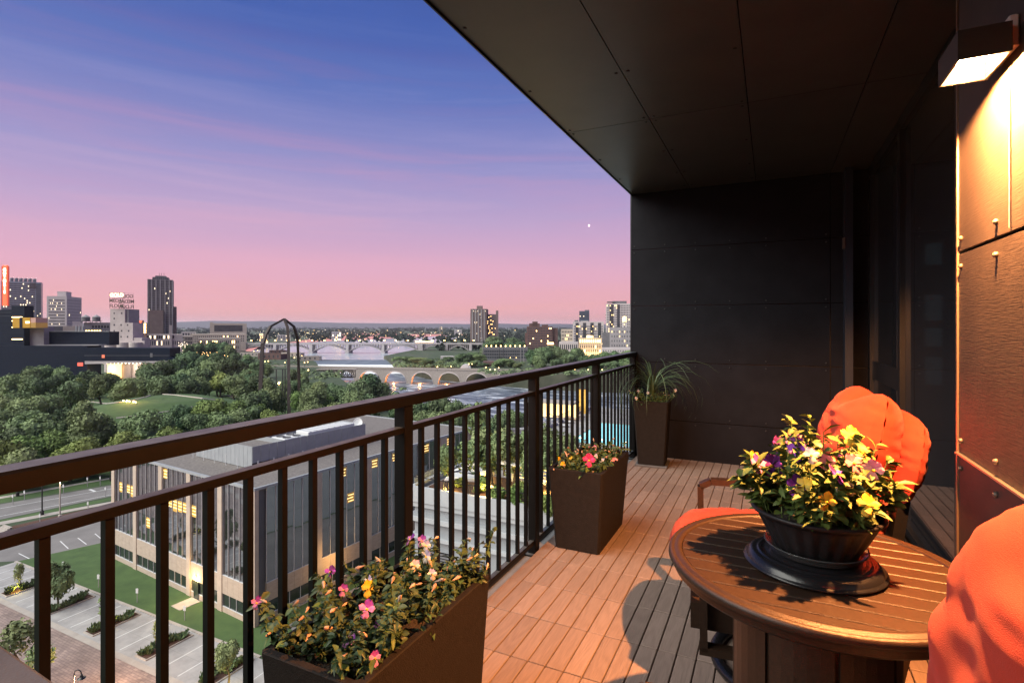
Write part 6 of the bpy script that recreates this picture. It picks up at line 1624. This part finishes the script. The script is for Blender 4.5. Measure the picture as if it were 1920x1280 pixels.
fl_ = thing('park_lamp', 'bright orange park light between the legs of the arch', 'lamp', tuple(sp(524, 300)), YAW)
MB().beam((0, 0, 0), (0, 0, 3.2), .2).build('pole', mt['steel'], fl_); MB().lathe([(.001, 3.2), (.8, 3.6), (.8, 4.5), (.001, 5)], 10).build('globe', mt['glow'], fl_)
lamp('park_glow', 'POINT', (0, -2, 5), 3500, (1, .5, .15), .5, fl_)
st_ = thing('stair_wall', 'row of white stepped panels between the arch legs in the park', 'wall', tuple(gp(535, 752)), YAW)
for k in range(7): MB().box(-4.6 + 1.35 * k, -3.5 + 1.35 * k, 0, .3, 0, 1.6 + .5 * math.sin(k)).build('panel', mt['pale'], st_)

# ---- mill ruins: low roofless stone walls with small lights
for i, (x, y, w_, h_, lab) in enumerate(((470, 668, 30, 5, 'left stretch'), (505, 674, 26, 7, 'tallest stretch beside the arch'), (545, 670, 22, 6, 'stretch behind the arch legs'), (578, 676, 22, 5, 'stretch nearest the falls'), (520, 663, 20, 5, 'rear stretch'))):
    o = thing('ruin_wall', 'roofless stone mill ruin on the left bank, ' + lab, 'ruin', tuple(gp(x, y)), YAW + R(-12 + 7 * i), 'mill ruins on the left bank')
    MB().box(-w_/2, w_/2, 0, 1.2, 0, h_).box(-w_/2, -w_/2 + 1.2, 1.2, 12, 0, h_ * .7).box(w_/2 - 1.2, w_/2, 1.2, 14, 0, h_ * .85).build('wall', [mt['stone'], mt['brickd'], mt['tanb']][i % 3], o)
    for k in range(int(w_ / 5)): MB().box(-w_/2 + 2 + 5 * k, -w_/2 + 3.4 + 5 * k, -.06, 0, h_ * .3, h_ * .7).build('opening', mt['darkwin'], o)
for i, (x, y) in enumerate(((510, 667), (519, 668), (552, 672), (566, 668), (577, 681), (503, 679), (497, 680), (534, 682), (571, 682), (578, 698), (527, 663), (491, 655), (483, 656), (476, 658), (489, 656))):
    o = thing('ruin_lamp', 'small warm lamp among the mill ruins, %s' % ORD[min(14, sorted([510, 519, 552, 566, 577, 503, 497, 534, 571, 578, 527, 491, 483, 476, 489]).index(x))] if i != 9 else 'orange lamp at the left end of the truss span', 'street lamp', tuple(gp(x, y + 6)), YAW, 'lamps among the mill ruins' if i != 9 else None)
    place(pol, 'pole', o, (0, 0, 0)); place(gl, 'globe', o, (0, 0, 3.6), (0, 0, 0), (.7, .7, .7))

# ---- other lamps along the far paths
lamps = [(820, 688, 'path lamp on the lawn left of the lock house'), (846, 687, 'path lamp on the lawn behind the third lit arch'), (911, 689, 'path lamp left of the bright pair on the stone bridge'), (919, 694, 'left of the bright pair of lamps over the stone bridge'), (928, 694, 'right of the bright pair of lamps over the stone bridge'), (935, 690, 'path lamp right of the bright pair on the far bank'), (936, 667, 'white yard lamp left of the industrial shed'), (968, 669, 'bright white yard lamp under the industrial shed'), (957, 669, 'faint yard lamp beside the bright white one'), (1078, 693, 'lamp low on the right bank above the rail'), (1103, 694, 'lamp below the floodlit building on the bank'), (1129, 694, 'lamp on the bank next to the end wall'), (879, 682, 'left of two warm lamps by the white tent'), (885, 682, 'right of two warm lamps by the white tent'), (945, 652, 'warm lamp before the industrial shed, left'), (960, 652, 'warm lamp before the industrial shed, right')]
for x, y, lab in lamps:
    o = thing('bank_lamp', lab, 'street lamp', tuple(gp(x, y + 8)), YAW, None)
    place(pol, 'pole', o, (0, 0, 0), (0, 0, 0), (.7, .7, .8)); place(gl, 'globe', o, (0, 0, 3.2), (0, 0, 0), (.6, .6, .6))
wt = thing('white_tent', 'small white vaulted tent on the far bank among trees', 'tent', tuple(gp(873, 690)), YAW)
MB().loft([[(4.5 * math.cos(math.pi * j / 10), y, 3.2 * math.sin(math.pi * j / 10)) for j in range(11)] for y in (0, 7)], closed=False).build('cover', mt['white'], wt)
MB().add([(4.5 * math.cos(math.pi * j / 10), 0, 3.2 * math.sin(math.pi * j / 10)) for j in range(11)], [tuple(range(11))]).build('end_wall', mt['white'], wt)

# city lights too far and too many to count
q = random.Random(5); b = MB(); c = MB()
def star(m, p, s):
    m.add([p + Vector((0, 0, s)), p - Vector((0, 0, s)), p + R_ * s, p - R_ * s, p - D_ * s], [(0, 2, 4), (0, 4, 3), (1, 4, 2), (1, 3, 4), (0, 3, 2), (1, 2, 3)])
n_ = 0
while n_ < 300:
    x = q.choice((q.gauss(600, 75), q.uniform(350, 1180), q.gauss(660, 90), q.uniform(560, 900))); y = 618 + abs(q.gauss(6, 11))
    if y > 652 or x < 345 or x > 1180: continue
    t = min(-(GZ + 9) * 1000 / (y - 612) if y > 613 else 6000, 5200); 
    if t < 830: t = 830
    star(b if q.random() < .7 else c, at(t, (x - 960) * t / 1000, (612 - y) * t / 1000), t * q.choice((.00022, .0003, .0004, .00055))); n_ += 1
for k in range(26): star(b, at(470, (335 + q.uniform(0, 17) - 960) * .47, (612 - q.uniform(640, 668)) * .47), .35)
for k in range(18): star(c, at(520, (q.uniform(368, 428) - 960) * .52, (612 - q.uniform(660, 668)) * .52), .3)
mt['star'] = M('star', (1, .9, .8), emis=(1, .80, .55), estr=3)
tag(b.build('city_lights', mt['star']), kind='stuff'); tag(c.build('city_lights', mt['glow']), kind='stuff')
mn = MB().lathe([(.001, -1), (.5, -.86), (.86, -.5), (1, 0), (.86, .5), (.5, .86), (.001, 1)], 16, caps=False).build('moon', M('moonlit', (.9, .9, .85), emis=(1, .97, .88), estr=1.0), smooth=True)
mn.location = at(20000, (1104.5 - 960) * 20, (612 - 423) * 20); mn.scale = (34, 34, 44); tag(mn, kind='structure')

# ================================================================== street furniture below
def street_xy(x, y): 
    p = gp(x, y); return p
# planting islands in the parking strip, each with its tree and grasses
GRS = MB(); q = random.Random(9)
for k in range(70):
    a = q.uniform(0, 6.28); h_ = q.uniform(.4, .9); d = Vector((math.cos(a), math.sin(a), 0)) * q.uniform(.1, .5); p = Vector((q.uniform(-.25, .25), q.uniform(-.25, .25), 0)); s_ = Vector((-d.y, d.x, 0)).normalized() * .05
    GRS.add([p - s_, p + s_, p + d * .7 + Vector((0, 0, h_)) + s_ * .6, p + d + Vector((0, 0, h_ * .8))], [(0, 1, 2, 3)])
grass_me = GRS.mesh('blades', mt['leafd'])
il = ['leftmost', 'second from left', 'middle', 'fourth from left', 'rightmost']
for i, x in enumerate(ISL):
    o = thing('planting_island', 'narrow brown mulch island across the parking bays, %s' % il[i], 'planting bed', (x, 37, GZ + CAMZ + .02), 0, 'mulch islands in the parking strip')
    MB().box(-.85, .85, -2.4, 2.6, 0, .09).build('mulch', mt['mulch'], o)
    MB().box(-1.0, -.86, -2.55, 2.75, 0, .12).box(.86, 1.0, -2.55, 2.75, 0, .12).box(-.86, .86, -2.55, -2.41, 0, .12).box(-.86, .86, 2.61, 2.75, 0, .12).build('kerb', mt['conc2'], o)
    for k in range(8):
        g = place(grass_me, 'grass_tuft', o, (q.uniform(-.5, .5), (-1.6 + .52 * k) if k > 1 else -2.0 + k * .4, .09), (0, 0, q.uniform(0, 6)), (1, 1, q.uniform(.8, 1.3)))
    t_ = [('light', 3.6, 1.7), ('tall', 6.4, 4.2), ('light', 4.0, 1.9), ('light', 3.4, 1.5), ('round', 4.6, 2.6)][i]
    if i < 4:
        r = thing('young_tree', ['slender young tree lit yellow in the leftmost mulch island', 'dark green bushy young tree in the second mulch island', 'slender young tree half behind a baluster in the middle mulch island', 'thin young tree in the fourth mulch island'][i], 'tree', (x, 36.2, GZ + CAMZ + .1), i, 'young trees of the parking strip')
        place(KIND[t_[0]][i % 2], 'crown', r, (0, 0, t_[1] * .6), (0, 0, 0), (t_[2], t_[2], t_[1] * .75)); place(TRUNK[i % 3], 'trunk', r, (0, 0, 0), (0, 0, 0), (t_[1] * .6, t_[1] * .6, t_[1] * .55))
        if i != 1: lamp('uplight', 'POINT', (.45, -.5, .5), 60, (1, .72, .12), .06, r)
for x, y, h_, w_, kd, lab in ((425, 1278, 5.2, 2.4, 'round', 'small green tree lit from below at the corner of the parking strip'), (28, 1262, 6.5, 4.6, 'light', 'feathery street tree on the brick street at the lower left'), (70, 1290, 5.5, 3.6, 'light', 'lower feathery street tree close to the near pavement')):
    p = gp(x, y + 20); r = thing('street_tree', lab, 'tree', tuple(p), 1.0)
    place(KIND[kd][0], 'crown', r, (0, 0, h_ * .65), (0, 0, 0), (w_, w_, h_ * .6)); place(TRUNK[0], 'trunk', r, (0, 0, 0), (0, 0, 0), (h_ * .7, h_ * .7, h_ * .6))
    if x > 400: lamp('uplight', 'POINT', (.4, -.6, .5), 150, (1, .72, .12), .06, r)
# white sign posts along the lawn
sgn = MB().box(-.17, .17, -.02, .02, 1.25, 1.85).mesh('plate', mt['white']); spo = MB().box(-.035, .035, -.03, .03, 0, 1.9).mesh('post', mt['grey'])
SX = (-97, -92.5, -83.4, -74.4, -64.6, -53.8)
for i, x in enumerate(SX):
    o = thing('parking_sign', 'small white parking sign on a post along the lawn, %s' % ('rightmost' if i == 5 else ORD[i]), 'sign', (x, YK + 1.0, GZ + CAMZ), R(20), 'parking signs along the lawn')
    place(spo, 'post', o); place(sgn, 'plate', o, (0, -.04, 0))
# lamp posts
def lamp_post(label, px, py_, h_, mat, arm=True, head=None):
    o = thing('lamp_post', label, 'lamp post', tuple(gp(px, py_)), 0)
    MB().lathe([(.30, 0), (.30, .8), (.12, .82), (.09, h_)], 10).build('pole', mat, o)
    if arm: MB().box(-.12, .75, -.16, .16, h_ - .02, h_ + .13).build('head', head or mat, o)
    return o
o = lamp_post('pale lamp post at the mulch bed with its warm head lit', 112.5, 973, 7.6, M('polepale', (.42, .38, .34), rough=.5), True)
MB().box(.1, .7, -.14, .14, 7.56, 7.578).build('lens', mt['gloww'], o); lamp('street_glow', 'POINT', (.5, -.1, 7.3), 300, (1, .78, .5), .1, o)
lamp_post('dark lamp post beside the road near the steps', 79, 965, 7.0, mt['steel'], False)
lamp_post('dark lamp post by the footpath beyond the road', 208, 901, 7.0, mt['steel'], False)
lamp_post('dark lamp post on the far verge at the left edge', 33, 930, 6.0, mt['steel'], False)
for i, (x, y) in enumerate(((46, 938), (119, 926), (164, 912), (188, 910), (198, 931), (24, 946), (75, 984), (165, 960))):
    o = thing('road_sign', 'thin pale sign post along the road, %s' % ORD[sorted([46, 119, 164, 188, 198, 24, 75, 165]).index(x)], 'sign', tuple(gp(x, y)), .2, 'sign posts along the road')
    place(spo, 'post', o, (0, 0, 0), (0, 0, 0), (1.4, 1.4, 1.15)); place(sgn, 'plate', o, (0, -.05, .35), (0, 0, 0), (1.0, 1, .9))
gp_ = thing('gooseneck_lamp', 'black gooseneck street lamp with a bell shade on the brick street', 'street lamp', tuple(gp(139, 1330)), R(25))
hz_ = (612 - 1262) * (36000 / (1330 - 612)) / 1000 + 36
MB().tube([(0, 0, 0), (0, 0, hz_)] + [(.35 - .35 * math.cos(math.pi * k / 6), 0, hz_ + .35 * math.sin(math.pi * k / 6)) for k in range(1, 6)] + [(.7, 0, hz_ - .05)], .05, 8).build('pole', mt['steel'], gp_)
MB().lathe([(.04, hz_ - .02), (.10, hz_ - .10), (.14, hz_ - .28), (.36, hz_ - .42), (.34, hz_ - .44), (.1, hz_ - .3)], 16, cx=.7, caps=False).build('shade', mt['black'], gp_)
lamp('street_glow', 'POINT', (.7, 0, hz_ - .6), 2200, (1, .55, .25), .1, gp_)
sl2 = thing('gooseneck_lamp', 'black gooseneck lamp before the right facade of the office block', 'street lamp', tuple(gp(548, 1130)), R(60))
MB().tube([(0, 0, 0), (0, 0, 5.2), (.1, 0, 5.6), (.4, 0, 5.8), (.65, 0, 5.5)], .06, 8).build('pole', mt['steel'], sl2); MB().lathe([(.04, 5.5), (.34, 5.2), (.3, 5.18)], 12, cx=.65, caps=False).build('shade', mt['black'], sl2)
lamp('street_glow', 'POINT', (.65, 0, 5.0), 800, (1, .58, .22), .1, sl2)
for i, (x, y) in enumerate(((600, 1085), (700, 1040), (640, 1110))):
    p = gp(x, y); o = thing('street_lamp', ['street lamp washing the facade behind the fourth baluster', 'street lamp washing the facade near the broad post', 'street lamp in the lane below the office block'][i], 'street lamp', tuple(p), 0)
    MB().lathe([(.08, 0), (.06, 4.6)], 8).build('pole', mt['steel'], o); MB().lathe([(.05, 4.6), (.3, 4.7), (.3, 4.95), (.05, 5.05)], 10).build('head', mt['glow'], o)
    lamp('street_glow', 'POINT', (0, 0, 4.3), 700, (1, .56, .2), .15, o)
# lit terrace of the mound with its small tree, red sculpture, park lights
tl = gp(243, 756, GZ + 7); tl_ = thing('terrace_lights', 'warm lit seats and lamps on the terrace of the mound', 'lights', (tl.x, tl.y, mound_z(tl.x, tl.y)))
for k in range(7): MB().lathe([(.001, .2), (.28, .4), (.28, .7), (.001, .9)], 8, cx=-4 + 1.4 * k, cy=.6 * math.sin(k * 2)).build('lamp', mt['glow'], tl_)
lamp('terrace_glow', 'POINT', (0, 0, 3.2), 2600, (1, .58, .18), .4, tl_)
rs = thing('sculpture', 'slanting red beam sculpture among the trees at the left edge', 'sculpture', tuple(gp(22, 820)), YAW)
MB().beam((-1.2, 0, 0), (-.3, 0, 9.2), .5).beam((-4.2, 0, 5.8), (1.4, 0, 10.2), .5).build('beam', M('red', (.5, .09, .05), rough=.5), rs)
for i, (x, y, lab) in enumerate(((31, 761, 'small orange park lamp among the left trees'), (131, 752, 'low amber light under the trees left of the mound'))):
    o = thing('park_lamp', lab, 'lamp', tuple(gp(x, y + 22)), 0)
    place(pol, 'pole', o); place(gl, 'globe', o, (0, 0, 3.9), (0, 0, 0), (.55, .55, .55)); lamp('park_glow', 'POINT', (0, -.8, 3.6), 320, (1, .55, .15), .2, o)

# ================================================================== the evening air
hb = MB().box(-21000, 21000, -1500, 18900, Zw + CAMZ - 20, 185)
hm = bpy.data.materials.new('haze'); hm.use_nodes = True
ht = hm.node_tree; ht.nodes.clear()
ho = ht.nodes.new('ShaderNodeOutputMaterial'); hv = ht.nodes.new('ShaderNodeVolumePrincipled')
hv.inputs['Color'].default_value = (.86, .88, 1.0, 1); hv.inputs['Density'].default_value = 4e-5; hv.inputs['Anisotropy'].default_value = .2
ht.links.new(hv.outputs[0], ho.inputs['Volume'])
tag(hb.build('haze', hm), kind='stuff')
